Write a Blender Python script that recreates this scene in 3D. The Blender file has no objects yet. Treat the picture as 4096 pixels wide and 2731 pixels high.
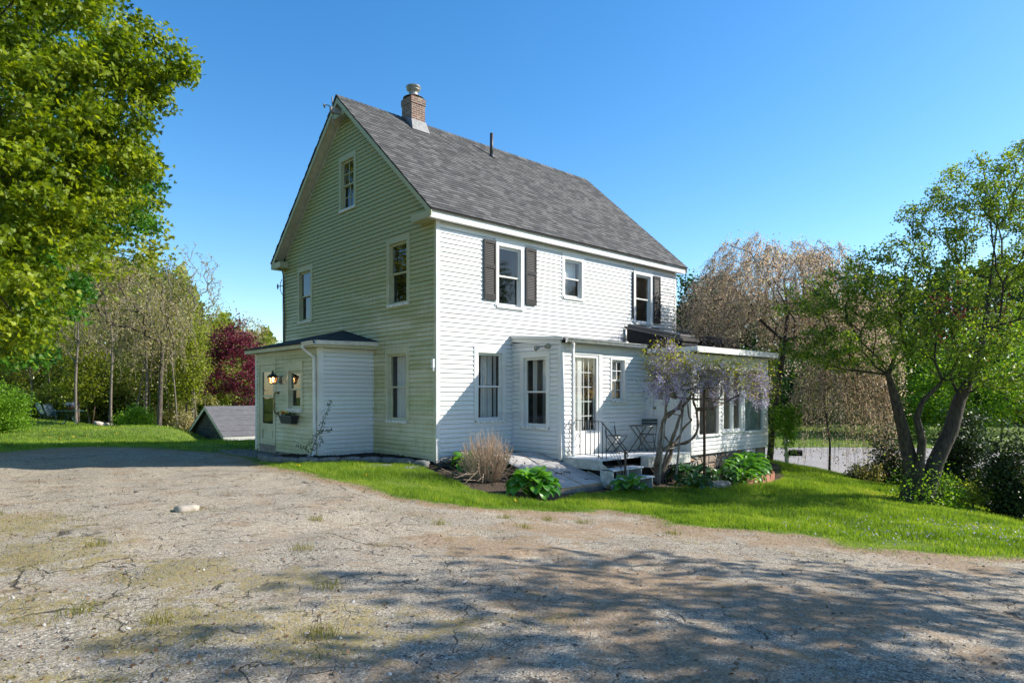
import bpy, math, random
import numpy as np
from mathutils import Vector, Matrix

random.seed(7)
RNG = np.random.default_rng(11)
scene = bpy.context.scene
COL = scene.collection

# ------------------------------------------------------------------ camera frame (world: X along the long wall, Y along the gable wall)
F, CX, YH = 2615.0, 2048.0, 1573.0
CAM = np.array([-9.465, -12.907, 1.664])
FW = np.array([.680, .7333, 0.0]); RT = np.array([.7333, -.680, 0.0])
V2S = 4096 / 2352

def at(vx, vy, D):
    """world point seen at (vx, vy) of a 2352 px wide print, D metres ahead"""
    sx, sy = vx * V2S, vy * V2S
    p = CAM + FW * D + RT * ((sx - CX) / F * D)
    p[2] = CAM[2] + (YH - sy) / F * D
    return p

# ------------------------------------------------------------------ terrain
def _c(px, py, D, z=None):
    p = at(px / V2S, py / V2S, D)
    return (p[0], p[1], p[2] if z is None else z)
CT = [(-9.5,-12.9,-.02),(-14,-8,0),(-12,0,.0),(-8,4,-.02),(-1.6,3,-.05),(-1.6,7.1,-.12),(0,0,-.12),(-3,-2,-.12),(-6,-6,-.06),(-4,-10,-.15),
(-1.5,-5,-.38),(-.2,-3.5,-.47),(3.4,-3.9,-.53),(1.4,-5.5,-.56),(-.6,-8,-.44),(1.5,-11.1,-.58),(-4,-15,-.25),(6,-3.8,-.58),(9.4,-4.1,-.58),
(10.5,-3.3,-.52),(7.6,-8.1,-.84),(5,-6.5,-.7),(8,-5.2,-.64),(5,-12,-.85),(8,-15,-1.2),
_c(230,1690,34),_c(0,1665,40),_c(635,1708,32),_c(749,1724,29),_c(1000,1762,24),_c(300,1785,20.5),
_c(0,1748,25),_c(230,1737,26),_c(450,1742,26),_c(620,1748,26),_c(0,1705,31),_c(450,1712,30),(-22,10,.1),
_c(760,1573,34,-1.3),_c(950,1573,28,-1.3),_c(640,1573,39,-1.0),_c(1100,1573,35,-2.6),_c(300,1573,46,-.4),_c(0,1573,50,0),
_c(3103,1847,21),_c(3205,1875,21.5),_c(3317,1893,20.5),_c(3408,1913,19.5),_c(3612,1959,17.5),_c(3800,2015,15.5),_c(4096,2122,12.),
_c(3103,1573,24,-1.2),_c(3317,1573,24,-1.36),_c(3612,1573,21,-1.45),_c(4000,1573,17,-1.5),_c(4300,1573,14,-1.5),_c(3500,1573,28,-1.42),
_c(3250,1797,35.5),_c(3900,1573,24,-1.55),_c(3900,1573,40,-1.5),_c(3300,1740,42),_c(3300,1573,60,-.6),
(5,5,-.4),(10,8,-1.0),(5,14,-1.3),(-3,14,-.2),(15,12,-1.8)]
for a in range(0, 360, 20):
    t = math.radians(a)
    CT.append((110*math.cos(t), 110*math.sin(t), -2.2)); CT.append((400*math.cos(t), 400*math.sin(t), -3.))
CT = np.array(CT)
def _U(r2): return np.where(r2 > 0, .5*r2*np.log(np.maximum(r2, 1e-12)), 0)
_n = len(CT)
_K = _U(((CT[:,None,:2]-CT[None,:,:2])**2).sum(-1)) + np.eye(_n)
_P = np.c_[np.ones(_n), CT[:,:2]]
_W = np.linalg.solve(np.block([[_K,_P],[_P.T,np.zeros((3,3))]]), np.r_[CT[:,2],0,0,0])
def HT(x, y):
    x = np.atleast_1d(np.asarray(x, float)); y = np.atleast_1d(np.asarray(y, float))
    out = np.empty(len(x))
    for i in range(0, len(x), 20000):
        s = slice(i, i+20000)
        k = _U((x[s,None]-CT[None,:,0])**2 + (y[s,None]-CT[None,:,1])**2)
        out[s] = k@_W[:_n] + _W[_n] + _W[_n+1]*x[s] + _W[_n+2]*y[s]
    return out
def h1(x, y): return float(HT(x, y)[0])

# ------------------------------------------------------------------ materials
def new_mat(name):
    m = bpy.data.materials.new(name); m.use_nodes = True
    nt = m.node_tree
    return m, nt, nt.nodes['Principled BSDF']
def N(nt, typ, **kw):
    n = nt.nodes.new(typ)
    for k, v in kw.items():
        if k.startswith('i_'):
            key = k[2:]
            n.inputs[int(key) if key.isdigit() else key].default_value = v
        else: setattr(n, k, v)
    return n
def ramp(nt, fac, stops, interp='LINEAR'):
    r = nt.nodes.new('ShaderNodeValToRGB'); r.color_ramp.interpolation = interp
    el = r.color_ramp.elements
    while len(el) > 1: el.remove(el[-1])
    el[0].position = stops[0][0]; el[0].color = (*stops[0][1], 1)
    for p, c in stops[1:]:
        e = el.new(p); e.color = (*c, 1)
    nt.links.new(fac, r.inputs[0]); return r.outputs[0]
def mixc(nt, f, a, b, mode='MIX'):
    n = nt.nodes.new('ShaderNodeMix'); n.data_type = 'RGBA'; n.blend_type = mode
    for s, v in ((0, f), (6, a), (7, b)):
        if isinstance(v, (int, float)): n.inputs[s].default_value = v
        elif isinstance(v, tuple): n.inputs[s].default_value = (*v[:3], 1)
        else: nt.links.new(v, n.inputs[s])
    return n.outputs[2]
def mth(nt, op, a, b=None, c=None, clamp=False):
    n = nt.nodes.new('ShaderNodeMath'); n.operation = op; n.use_clamp = clamp
    for s, v in enumerate((a, b, c)):
        if v is None: continue
        if isinstance(v, (int, float)): n.inputs[s].default_value = v
        else: nt.links.new(v, n.inputs[s])
    return n.outputs[0]
def sstep(nt, v, lo, hi):
    n = nt.nodes.new('ShaderNodeMapRange'); n.interpolation_type = 'SMOOTHSTEP'
    nt.links.new(v, n.inputs[0]); n.inputs[1].default_value = lo; n.inputs[2].default_value = hi
    return n.outputs[0]
def coord(nt, scale=None, uv=False):
    if uv: o = N(nt, 'ShaderNodeUVMap').outputs[0]
    else: o = N(nt, 'ShaderNodeNewGeometry').outputs['Position']
    if scale:
        mp = N(nt, 'ShaderNodeMapping'); mp.inputs['Scale'].default_value = scale
        nt.links.new(o, mp.inputs[0]); o = mp.outputs[0]
    return o
def noise(nt, co, scale, detail=4, rough=.55, dist=0):
    n = N(nt, 'ShaderNodeTexNoise'); n.inputs['Scale'].default_value = scale
    n.inputs['Detail'].default_value = detail; n.inputs['Roughness'].default_value = rough; n.inputs['Distortion'].default_value = dist
    nt.links.new(co, n.inputs['Vector']); return n.outputs[0]
def bump(nt, b, h, strength, dist=.01):
    n = N(nt, 'ShaderNodeBump'); n.inputs['Strength'].default_value = strength; n.inputs['Distance'].default_value = dist
    nt.links.new(h, n.inputs['Height']); nt.links.new(n.outputs[0], b.inputs['Normal'])
def simple(name, c1, c2=None, rough=.6, scale=6, bscale=0, bstr=.3, metal=0, spec=.5, stretch=None, lo=.35, hi=.65, bd=.01):
    """colour that drifts between two tones with a fractal noise, optional fine relief"""
    m, nt, b = new_mat(name)
    co = coord(nt, stretch)
    if c2 is None: c2 = tuple(x*.86 for x in c1)
    f = noise(nt, co, scale, 6, .6)
    nt.links.new(ramp(nt, f, [(lo, c1), (hi, c2)]), b.inputs['Base Color'])
    b.inputs['Roughness'].default_value = rough; b.inputs['Metallic'].default_value = metal
    b.inputs['Specular IOR Level'].default_value = spec
    if bscale: bump(nt, b, noise(nt, co, bscale, 4), bstr, bd)
    return m
def leafmat(name, cols, trans=.35, rough=.5, spec=.35, tt=(1.25,1.2,.55)):
    m, nt, b = new_mat(name)
    a = N(nt, 'ShaderNodeAttribute', attribute_name='tint')
    n = len(cols)
    c = ramp(nt, a.outputs['Fac'], [(i/(n-1), k) for i, k in enumerate(cols)])
    nt.links.new(c, b.inputs['Base Color']); b.inputs['Roughness'].default_value = rough
    b.inputs['Specular IOR Level'].default_value = spec
    t = N(nt, 'ShaderNodeBsdfTranslucent')
    tc = mixc(nt, 1.0, c, tt, 'MULTIPLY')
    nt.links.new(tc, t.inputs[0])
    mx = N(nt, 'ShaderNodeMixShader'); mx.inputs[0].default_value = trans
    nt.links.new(b.outputs[0], mx.inputs[1]); nt.links.new(t.outputs[0], mx.inputs[2])
    nt.links.new(mx.outputs[0], nt.nodes['Material Output'].inputs[0])
    return m
def glassmat(name, tint=(.88,.9,.9), extra=.012, ior=1.5):
    m, nt, b = new_mat(name)
    nt.nodes.remove(b)
    tr = N(nt, 'ShaderNodeBsdfTransparent'); tr.inputs[0].default_value = (*tint, 1)
    gl = N(nt, 'ShaderNodeBsdfGlossy'); gl.inputs['Roughness'].default_value = .004
    nz = noise(nt, coord(nt), 2.2, 1)
    bp = N(nt, 'ShaderNodeBump'); bp.inputs['Strength'].default_value = .06; bp.inputs['Distance'].default_value = .02
    nt.links.new(nz, bp.inputs['Height']); nt.links.new(bp.outputs[0], gl.inputs['Normal'])
    fr = N(nt, 'ShaderNodeFresnel'); gb = N(nt, 'ShaderNodeNewGeometry')
    nt.links.new(mth(nt, 'ADD', ior, mth(nt, 'MULTIPLY', gb.outputs['Backfacing'], 1/ior-ior)), fr.inputs[0])   # same reflectance from both faces of a thin pane
    f = mth(nt, 'ADD', mth(nt, 'MULTIPLY', fr.outputs[0], 1.25), extra, clamp=True)
    mx = N(nt, 'ShaderNodeMixShader'); nt.links.new(f, mx.inputs[0])
    nt.links.new(tr.outputs[0], mx.inputs[1]); nt.links.new(gl.outputs[0], mx.inputs[2])
    nt.links.new(mx.outputs[0], nt.nodes['Material Output'].inputs[0])
    return m

M = {}
def vinyl(name, c, dirt, amt, shade_cast=False):  # on the gable, dirt holds the painted green shade tone
    m, nt, b = new_mat(name)
    co = coord(nt, (.5, .5, 2.2))
    f = noise(nt, co, 1.1, 7, .62, .3)
    f2 = noise(nt, coord(nt, (9, 9, .8)), 2.5, 4)
    k = mth(nt, 'ADD', f, mth(nt, 'MULTIPLY', f2, .5))
    sz = N(nt, 'ShaderNodeSeparateXYZ'); nt.links.new(N(nt, 'ShaderNodeNewGeometry').outputs['Position'], sz.inputs[0])
    if shade_cast:   # green maple shade painted into the colour, deeper on the upper storey
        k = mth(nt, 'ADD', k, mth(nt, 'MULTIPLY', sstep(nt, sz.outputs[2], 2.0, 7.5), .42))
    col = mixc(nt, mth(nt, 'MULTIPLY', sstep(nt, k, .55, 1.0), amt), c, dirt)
    spl = sstep(nt, mth(nt, 'ADD', sz.outputs[2], mth(nt, 'MULTIPLY', noise(nt, coord(nt), 3.5, 5), .5)), .62, .22)   # splashed soil
    col = mixc(nt, mth(nt, 'MULTIPLY', spl, .35), col, (.30,.26,.19))
    # each length of vinyl has weathered a little differently
    wn = N(nt, 'ShaderNodeTexWhiteNoise', noise_dimensions='1D'); nt.links.new(mth(nt, 'FLOOR', mth(nt, 'DIVIDE', mth(nt, 'ADD', sz.outputs[2], 5.0), .2286)), wn.inputs[1])
    col = mixc(nt, .05, col, wn.outputs[1], 'MULTIPLY')
    nt.links.new(col, b.inputs['Base Color'])
    b.inputs['Roughness'].default_value = .5; b.inputs['Specular IOR Level'].default_value = .3
    return m
M['siding'] = vinyl('white_vinyl', (.76,.76,.75), (.60,.60,.55), .45)
M['leafshade'] = vinyl('leafshade_vinyl', (.64,.62,.46), (.40,.405,.19), .95, True)  # same white vinyl with the maple's green shade tinted in
M['trim'] = vinyl('white_trim_paint', (.78,.775,.755), (.58,.57,.52), .5)
M['gtrim'] = vinyl('leafshade_trim', (.63,.61,.46), (.42,.42,.25), .9, True)  # white trim carrying the same painted green shade
M['worn'] = simple('peeling_white_paint', (.76,.76,.73), (.40,.38,.34), .8, 16, 40, .4, lo=.5, hi=.66)
M['soffit'] = simple('soffit_board', (.52,.50,.40), (.38,.37,.28), .7, 5)
M['shutter'] = simple('black_shutter_plastic', (.014,.013,.014), (.028,.026,.026), .6, 12, spec=.25)
M['fndn'] = simple('grey_foundation_concrete', (.22,.21,.19), (.13,.125,.115), .9, 5, 30)
M['curtain'] = simple('white_sheer_cloth', (.80,.80,.78), (.70,.70,.68), .9, 3)
M['interior'] = simple('dim_room', (.16,.14,.12), (.11,.10,.09), .9, 1.5)
M['glass'] = glassmat('window_glass')
M['screen'] = glassmat('screened_glass', (.36,.37,.37), .0)
M['bluegl'] = glassmat('milky_sunroom_glass', (.5,.58,.58), .10)
M['gutter'] = simple('aluminium_gutter', (.74,.75,.76), (.55,.55,.54), .35, 9, metal=.0, spec=.6)
M['gutterm'] = simple('bare_metal_gutter', (.62,.63,.64), (.38,.38,.36), .3, 14, metal=.7)
M['iron'] = simple('black_wrought_iron', (.018,.018,.019), (.05,.042,.038), .42, 25, 80, .3)
M['rust'] = simple('rusty_iron', (.06,.035,.025), (.11,.06,.035), .8, 20, 60)
M['slat'] = simple('dark_green_black_slats', (.016,.024,.022), (.03,.038,.036), .45, 20)
M['deckpaint'] = simple('worn_grey_white_deck_paint', (.62,.65,.68), (.36,.37,.37), .65, 8, 40, .3, lo=.42, hi=.72)
M['decktrim'] = simple('old_white_deck_board', (.66,.66,.62), (.42,.41,.36), .7, 6, 30, .3)
M['dark'] = simple('under_deck_shade', (.012,.011,.010), (.02,.018,.016), .9, 6)  # near-black paint standing in for shade beneath the deck
M['oldwood'] = simple('greyed_wood', (.30,.275,.25), (.17,.15,.13), .85, 9, 40, .5)
M['hatch'] = simple('grey_painted_hatch_boards', (.46,.44,.42), (.32,.295,.275), .75, 7, 30, .4)
M['lumber'] = simple('raw_lumber_edge', (.42,.28,.14), (.30,.19,.09), .7, 9, 30)
M['brassy'] = simple('aged_brass', (.30,.22,.09), (.16,.12,.05), .4, 20, metal=.8)
M['stone'] = simple('granite_block', (.20,.20,.19), (.10,.105,.10), .9, 9, 35, .6)
M['sandstone'] = simple('tan_boulder', (.42,.35,.27), (.27,.22,.17), .9, 6, 25, .6)
M['palerock'] = simple('pale_rock', (.44,.38,.31), (.30,.26,.21), .85, 9, 30, .5)
M['terracotta'] = simple('terracotta', (.42,.17,.085), (.30,.13,.08), .8, 12, 30)
M['cloth'] = simple('dark_plastic_box', (.016,.02,.03), (.025,.028,.035), .5, 12)
M['rubber'] = simple('black_rubber_hose', (.012,.012,.013), (.03,.03,.03), .35, 30)
M['green_metal'] = simple('green_painted_metal', (.025,.07,.065), (.035,.09,.085), .4, 14)
M['mesh_green'] = simple('perforated_green_steel', (.03,.07,.075), (.012,.026,.028), .5, 60, lo=.45, hi=.55)
M['bark'] = simple('grey_brown_bark', (.135,.105,.082), (.045,.036,.03), .95, 6, 9, 1.0, bd=.05, stretch=(3,3,.7))
M['bark_dark'] = simple('dark_bark', (.095,.074,.058), (.028,.022,.018), .95, 7, 9, 1.0, bd=.05, stretch=(3,3,.7))
M['bark_pale'] = simple('pale_twig_bark', (.22,.185,.15), (.12,.10,.085), .95, 6, 25, .6, stretch=(3,3,.8))
M['twig_tan'] = simple('tan_dry_stems', (.56,.42,.30), (.38,.26,.17), .8, 14)
M['twig_brown'] = simple('brown_vine_bark', (.22,.165,.12), (.11,.08,.058), .9, 12, 30, .6)
M['ladder'] = simple('weathered_pole_wood', (.33,.30,.26), (.19,.17,.14), .85, 12, 30)
M['birch'] = simple('pale_log_bark', (.52,.47,.42), (.34,.28,.23), .85, 10, 25)
M['mulch'] = simple('dark_bark_mulch', (.035,.024,.018), (.014,.010,.008), .95, 40, 45, 1.0)
M['shedroof'] = simple('rolled_grey_roofing', (.135,.13,.135), (.095,.09,.095), .85, 5, 60)
M['flash'] = simple('lead_flashing', (.24,.24,.24), (.13,.13,.13), .6, 14)
M['blackpipe'] = simple('black_vent_pipe', (.02,.02,.024), (.032,.032,.036), .5, 12)
M['steel'] = simple('galvanised_steel', (.34,.33,.31), (.20,.19,.17), .45, 14, metal=.5)
M['clay'] = simple('flue_clay', (.38,.13,.065), (.28,.10,.055), .8, 10)
M['slgrey'] = simple('skylight_cladding', (.13,.115,.11), (.085,.08,.08), .45, 8)
M['slblack'] = simple('black_roof_felt', (.012,.011,.011), (.022,.02,.02), .9, 8)
M['plastic_white'] = simple('white_plastic', (.72,.72,.70), (.62,.62,.6), .5, 9)
M['lampface'] = simple('old_bulb_glass', (.30,.31,.25), (.16,.15,.12), .25, 14, spec=.7)
M['lampglass'] = None

def shingles(name, c1, c2, c3):
    m, nt, b = new_mat(name)
    uv = coord(nt, uv=True)
    br = N(nt, 'ShaderNodeTexBrick'); nt.links.new(uv, br.inputs[0])
    br.offset = .37; br.offset_frequency = 2
    br.inputs['Color1'].default_value = (0,0,0,1); br.inputs['Color2'].default_value = (1,1,1,1); br.inputs['Mortar'].default_value = (.2,.2,.2,1)
    br.inputs['Scale'].default_value = 1; br.inputs['Mortar Size'].default_value = .004
    br.inputs['Brick Width'].default_value = .23; br.inputs['Row Height'].default_value = .1425; br.inputs['Bias'].default_value = 0
    n1 = noise(nt, uv, 60, 3); n2 = noise(nt, uv, .7, 4)
    k = mth(nt, 'ADD', mth(nt, 'MULTIPLY', br.outputs[0], .62), mth(nt, 'MULTIPLY', n1, .38))
    c = ramp(nt, k, [(.12, c1), (.5, c2), (.9, c3)])
    c = mixc(nt, 1.0, c, ramp(nt, n2, [(.3, (.86,.86,.88)), (.7, (1.1,1.08,1.05))]), 'MULTIPLY')
    c = mixc(nt, br.outputs['Fac'], c, (.03,.03,.032))
    nt.links.new(c, b.inputs['Base Color']); b.inputs['Roughness'].default_value = .9; b.inputs['Specular IOR Level'].default_value = .2
    bump(nt, b, mth(nt, 'ADD', n1, mth(nt, 'MULTIPLY', br.outputs[0], .9)), .6, .008)
    return m
M['shingle'] = shingles('charcoal_shingles', (.054,.053,.052), (.10,.098,.094), (.168,.165,.157))
M['dkshingle'] = shingles('dark_green_grey_shingles', (.025,.032,.034), (.04,.05,.052), (.06,.07,.072))
def brick(name, bw, rh, c1, c2, mortar, ms=.012):
    m, nt, b = new_mat(name)
    uv = coord(nt, uv=True)
    br = N(nt, 'ShaderNodeTexBrick'); nt.links.new(uv, br.inputs[0])
    br.inputs['Color1'].default_value = (*c1,1); br.inputs['Color2'].default_value = (*c2,1); br.inputs['Mortar'].default_value = (*mortar,1)
    br.inputs['Scale'].default_value = 1; br.inputs['Mortar Size'].default_value = ms; br.inputs['Brick Width'].default_value = bw; br.inputs['Row Height'].default_value = rh
    n1 = noise(nt, uv, 4, 5)
    c = mixc(nt, mth(nt,'MULTIPLY', sstep(nt, n1, .55, .7), .7), br.outputs[0], (.36,.31,.23))
    nt.links.new(c, b.inputs['Base Color']); b.inputs['Roughness'].default_value = .9
    bump(nt, b, mth(nt, 'SUBTRACT', noise(nt, uv, 40), br.outputs['Fac']), .6, .012)
    return m
M['brick'] = brick('chimney_brick', .2, .067, (.20,.075,.05), (.10,.055,.045), (.30,.26,.21))
def fieldstone():
    m, nt, b = new_mat('fieldstone_masonry')
    co = coord(nt, (1,1,1.35))
    vo = N(nt, 'ShaderNodeTexVoronoi'); vo.inputs['Scale'].default_value = 3.3; nt.links.new(co, vo.inputs['Vector'])
    ve = N(nt, 'ShaderNodeTexVoronoi', feature='DISTANCE_TO_EDGE'); ve.inputs['Scale'].default_value = 3.3; nt.links.new(co, ve.inputs['Vector'])
    sx = N(nt, 'ShaderNodeSeparateColor'); nt.links.new(vo.outputs['Color'], sx.inputs[0])
    c = ramp(nt, sx.outputs[0], [(0,(.22,.20,.17)),(.35,(.34,.30,.24)),(.6,(.30,.17,.10)),(.8,(.40,.37,.32)),(1,(.18,.16,.15))])
    c = mixc(nt, .6, c, ramp(nt, noise(nt, co, 14), [(.3,(.5,.5,.5)),(.7,(1.25,1.25,1.25))]), 'MULTIPLY')
    c = mixc(nt, sstep(nt, ve.outputs[0], .05, .0), c, (.13,.12,.105))
    nt.links.new(c, b.inputs['Base Color']); b.inputs['Roughness'].default_value = .9
    bump(nt, b, sstep(nt, ve.outputs[0], 0, .16), 1.0, .05)
    return m
M['fieldstone'] = fieldstone()
def shakes():
    m, nt, b = new_mat('old_cedar_shakes')
    uv = coord(nt, uv=True)
    br = N(nt, 'ShaderNodeTexBrick'); nt.links.new(uv, br.inputs[0])
    br.inputs['Color1'].default_value = (.075,.07,.05,1); br.inputs['Color2'].default_value = (.035,.034,.026,1); br.inputs['Mortar'].default_value = (.008,.008,.007,1)
    br.inputs['Scale'].default_value = 1; br.inputs['Mortar Size'].default_value = .012; br.inputs['Brick Width'].default_value = .17; br.inputs['Row Height'].default_value = .16
    nt.links.new(mixc(nt, sstep(nt, noise(nt, uv, 5), .5, .7), br.outputs[0], (.09,.10,.05)), b.inputs['Base Color'])
    b.inputs['Roughness'].default_value = .95
    return m
M['shakes'] = shakes()
m, nt, b = new_mat('amber_lamp_glass'); b.inputs['Base Color'].default_value = (.75,.45,.2,1); b.inputs['Transmission Weight'].default_value = .85; b.inputs['Roughness'].default_value = .15
M['lampglass'] = m
m, nt, b = new_mat('lit_bulb'); b.inputs['Emission Color'].default_value = (1,.72,.38,1); b.inputs['Emission Strength'].default_value = 6
M['bulb'] = m
# foliage
M['maple'] = leafmat('maple_leaf', [(.055,.105,.005),(.13,.205,.008),(.235,.31,.012),(.36,.42,.02)], .5)
M['mapledk'] = leafmat('maple_leaf_deep', [(.022,.095,.014),(.045,.155,.018),(.08,.225,.022),(.13,.30,.03)], .45)
M['apple'] = leafmat('apple_leaf', [(.045,.095,.013),(.115,.20,.02),(.20,.29,.03),(.29,.38,.045)], .5)
M['spring'] = leafmat('young_spring_leaf', [(.15,.195,.02),(.26,.31,.03),(.37,.41,.05),(.21,.27,.03)], .5)
M['wood_a'] = leafmat('woodland_leaf', [(.085,.13,.022),(.16,.21,.035),(.25,.29,.055),(.34,.35,.09)], .48)
M['wood_b'] = leafmat('woodland_olive_bud', [(.19,.165,.075),(.27,.245,.10),(.34,.315,.12),(.22,.26,.06)], .45)
M['budbrown'] = leafmat('brown_bud', [(.32,.25,.15),(.40,.33,.20),(.47,.40,.22),(.36,.36,.13)], .4)
M['pinkbud'] = leafmat('faded_blossom', [(.42,.32,.22),(.57,.45,.33),(.70,.58,.48),(.42,.43,.13)], .5, tt=(1.1,1,.9))
M['crimson'] = leafmat('crimson_leaf', [(.07,.012,.022),(.14,.018,.04),(.22,.03,.065),(.09,.03,.02)], .35, tt=(1.2,.8,.8))
M['redleaf'] = leafmat('red_maple_leaf', [(.12,.02,.015),(.22,.035,.025),(.30,.07,.04),(.12,.05,.03)], .4, tt=(1.2,.8,.6))
M['conifer'] = leafmat('dark_conifer_spray', [(.016,.034,.012),(.028,.054,.016),(.045,.075,.02),(.075,.10,.025)], .2)
M['dkgreen'] = leafmat('dark_green_leaf', [(.012,.04,.012),(.022,.065,.016),(.035,.09,.02),(.06,.13,.022)], .35)
M['bright'] = leafmat('bright_green_leaf', [(.08,.17,.013),(.14,.28,.018),(.21,.38,.026),(.30,.45,.04)], .5)
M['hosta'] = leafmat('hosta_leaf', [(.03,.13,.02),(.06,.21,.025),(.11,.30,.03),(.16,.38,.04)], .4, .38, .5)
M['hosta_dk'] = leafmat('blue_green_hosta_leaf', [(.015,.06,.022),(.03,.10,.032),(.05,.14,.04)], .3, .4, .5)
M['wist'] = leafmat('wisteria_blossom', [(.27,.22,.40),(.42,.37,.55),(.58,.54,.70),(.74,.72,.79)], .4, tt=(1.05,1,1.05))
M['wistleaf'] = leafmat('wisteria_young_leaf', [(.22,.24,.02),(.34,.36,.03),(.46,.44,.05)], .5)
M['grass'] = leafmat('lawn_grass', [(.075,.135,.016),(.15,.26,.022),(.24,.37,.03),(.38,.43,.08)], .48, .6)
M['drygrass'] = leafmat('thin_dry_grass', [(.13,.14,.02),(.22,.20,.04),(.32,.27,.075),(.13,.19,.02)], .4)
M['petal_y'] = leafmat('yellow_petal', [(.7,.45,.01),(.8,.6,.02)], .3)
M['petal_o'] = leafmat('orange_petal', [(.6,.12,.01),(.7,.2,.01)], .3)
M['petal_v'] = leafmat('pale_violet_petal', [(.30,.27,.50),(.48,.45,.66)], .3)
M['petal_w'] = leafmat('white_petal', [(.75,.72,.66),(.8,.78,.74)], .3)
M['litter'] = leafmat('dead_leaf', [(.10,.055,.03),(.18,.10,.05),(.26,.17,.09)], .1)
M['pebble'] = leafmat('gravel_chip', [(.05,.05,.052),(.16,.155,.15),(.28,.27,.25),(.50,.47,.43)], 0.0, .9)
# ------------------------------------------------------------------ objects
def tag(o, label=None, cat=None, group=None, kind=None):
    if label: o['label'] = label
    if cat: o['category'] = cat
    if group: o['group'] = group
    if kind: o['kind'] = kind
    return o
def empty(name, loc, label, cat, group=None, rz=0):
    o = bpy.data.objects.new(name, None); COL.objects.link(o)
    o.location = Vector(loc); o.rotation_euler.z = rz; o.empty_display_size = .2
    return tag(o, label, cat, group)
def link(name, me, m, parent=None, smooth=False):
    if m is not None: me.materials.append(m)
    if smooth:
        me.polygons.foreach_set('use_smooth', np.ones(len(me.polygons), bool))
    o = bpy.data.objects.new(name, me); COL.objects.link(o)
    if parent is not None: o.parent = parent
    return o
def copy_tree(o, parent=None):
    c = o.copy(); COL.objects.link(c)
    if parent is not None: c.parent = parent
    for ch in list(o.children): copy_tree(ch, c)
    return c

V = lambda *a: Vector(a)
class MB:
    def __init__(s): s.v = []; s.f = []; s.uv = {}
    def add(s, vs, fs):
        b = len(s.v); s.v += [tuple(p) for p in vs]
        for f in fs: s.f.append([b+i for i in f])
    def poly(s, *pts, uv=None):
        if uv: s.uv[len(s.f)] = uv
        s.add(pts, [list(range(len(pts)))])
    def box(s, x0, x1, y0, y1, z0, z1):
        x0,x1=sorted((x0,x1)); y0,y1=sorted((y0,y1)); z0,z1=sorted((z0,z1))
        s.add([(x0,y0,z0),(x1,y0,z0),(x1,y1,z0),(x0,y1,z0),(x0,y0,z1),(x1,y0,z1),(x1,y1,z1),(x0,y1,z1)],
              [[0,3,2,1],[4,5,6,7],[0,1,5,4],[1,2,6,5],[2,3,7,6],[3,0,4,7]])
    def obox(s, O, A, B, C):
        O,A,B,C = map(Vector,(O,A,B,C))
        p = [O, O+A, O+A+B, O+B]; p += [q+C for q in p]
        f = [[0,3,2,1],[4,5,6,7],[0,1,5,4],[1,2,6,5],[2,3,7,6],[3,0,4,7]]
        if A.cross(B).dot(C) < 0: f = [g[::-1] for g in f]
        s.add(p, f)
    def bar(s, p, q, w, h=None, up=(0,0,1)):
        p, q = Vector(p), Vector(q); h = w if h is None else h
        d = (q-p).normalized(); u = Vector(up)
        if abs(d.dot(u)) > .98: u = Vector((1,0,0))
        a = d.cross(u).normalized(); b = a.cross(d)
        s.obox(p-a*w/2-b*h/2, q-p, a*w, b*h)
    def tube(s, pts, r, n=6, cap=True, jit=0):
        pts = [Vector(p) for p in pts]; m = len(pts)
        if not hasattr(r, '__len__'): r = [r]*m
        vs = []; ref = None
        for i, p in enumerate(pts):
            t = (pts[min(i+1,m-1)]-pts[max(i-1,0)])
            t = t.normalized() if t.length > 1e-9 else Vector((0,0,1))
            if ref is None: ref = Vector((1,0,0)) if abs(t.x) < .8 else Vector((0,1,0))
            a = (ref - t*ref.dot(t)); a = a.normalized() if a.length > 1e-6 else t.orthogonal().normalized()
            ref = a; b = t.cross(a)
            for k in range(n):
                g = 2*math.pi*k/n; vs.append(p+(a*math.cos(g)+b*math.sin(g))*r[i]*(1+random.uniform(-jit,jit) if jit else 1))
        fs = []
        for i in range(m-1):
            for k in range(n):
                k2 = (k+1) % n
                fs.append([i*n+k, i*n+k2, (i+1)*n+k2, (i+1)*n+k])
        if cap: fs.append(list(range(n))[::-1]); fs.append([(m-1)*n+k for k in range(n)])
        s.add(vs, fs)
    def lathe(s, O, prof, n=16, axis=(0,0,1)):
        O = Vector(O); ax = Vector(axis).normalized(); a = ax.orthogonal().normalized(); b = ax.cross(a)
        vs = []
        for r, h in prof:
            for k in range(n):
                g = 2*math.pi*k/n; vs.append(O+ax*h+(a*math.cos(g)+b*math.sin(g))*r)
        fs = [[i*n+k, i*n+(k+1)%n, (i+1)*n+(k+1)%n, (i+1)*n+k] for i in range(len(prof)-1) for k in range(n)]
        s.add(vs, fs)
    def build(s, name, m, parent=None, smooth=False, bevel=0, label=None):
        me = bpy.data.meshes.new(name); me.from_pydata(s.v, [], s.f)
        if s.uv:
            ul = me.uv_layers.new(name='UVMap')
            for fi, u in s.uv.items():
                for li, c in zip(me.polygons[fi].loop_indices, u): ul.data[li].uv = c
        o = link(name, me, m, parent, smooth)
        if bevel:
            b = o.modifiers.new('bevel', 'BEVEL'); b.width = bevel; b.segments = 2; b.limit_method = 'ANGLE'
        if label: o['label'] = label
        return o

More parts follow.
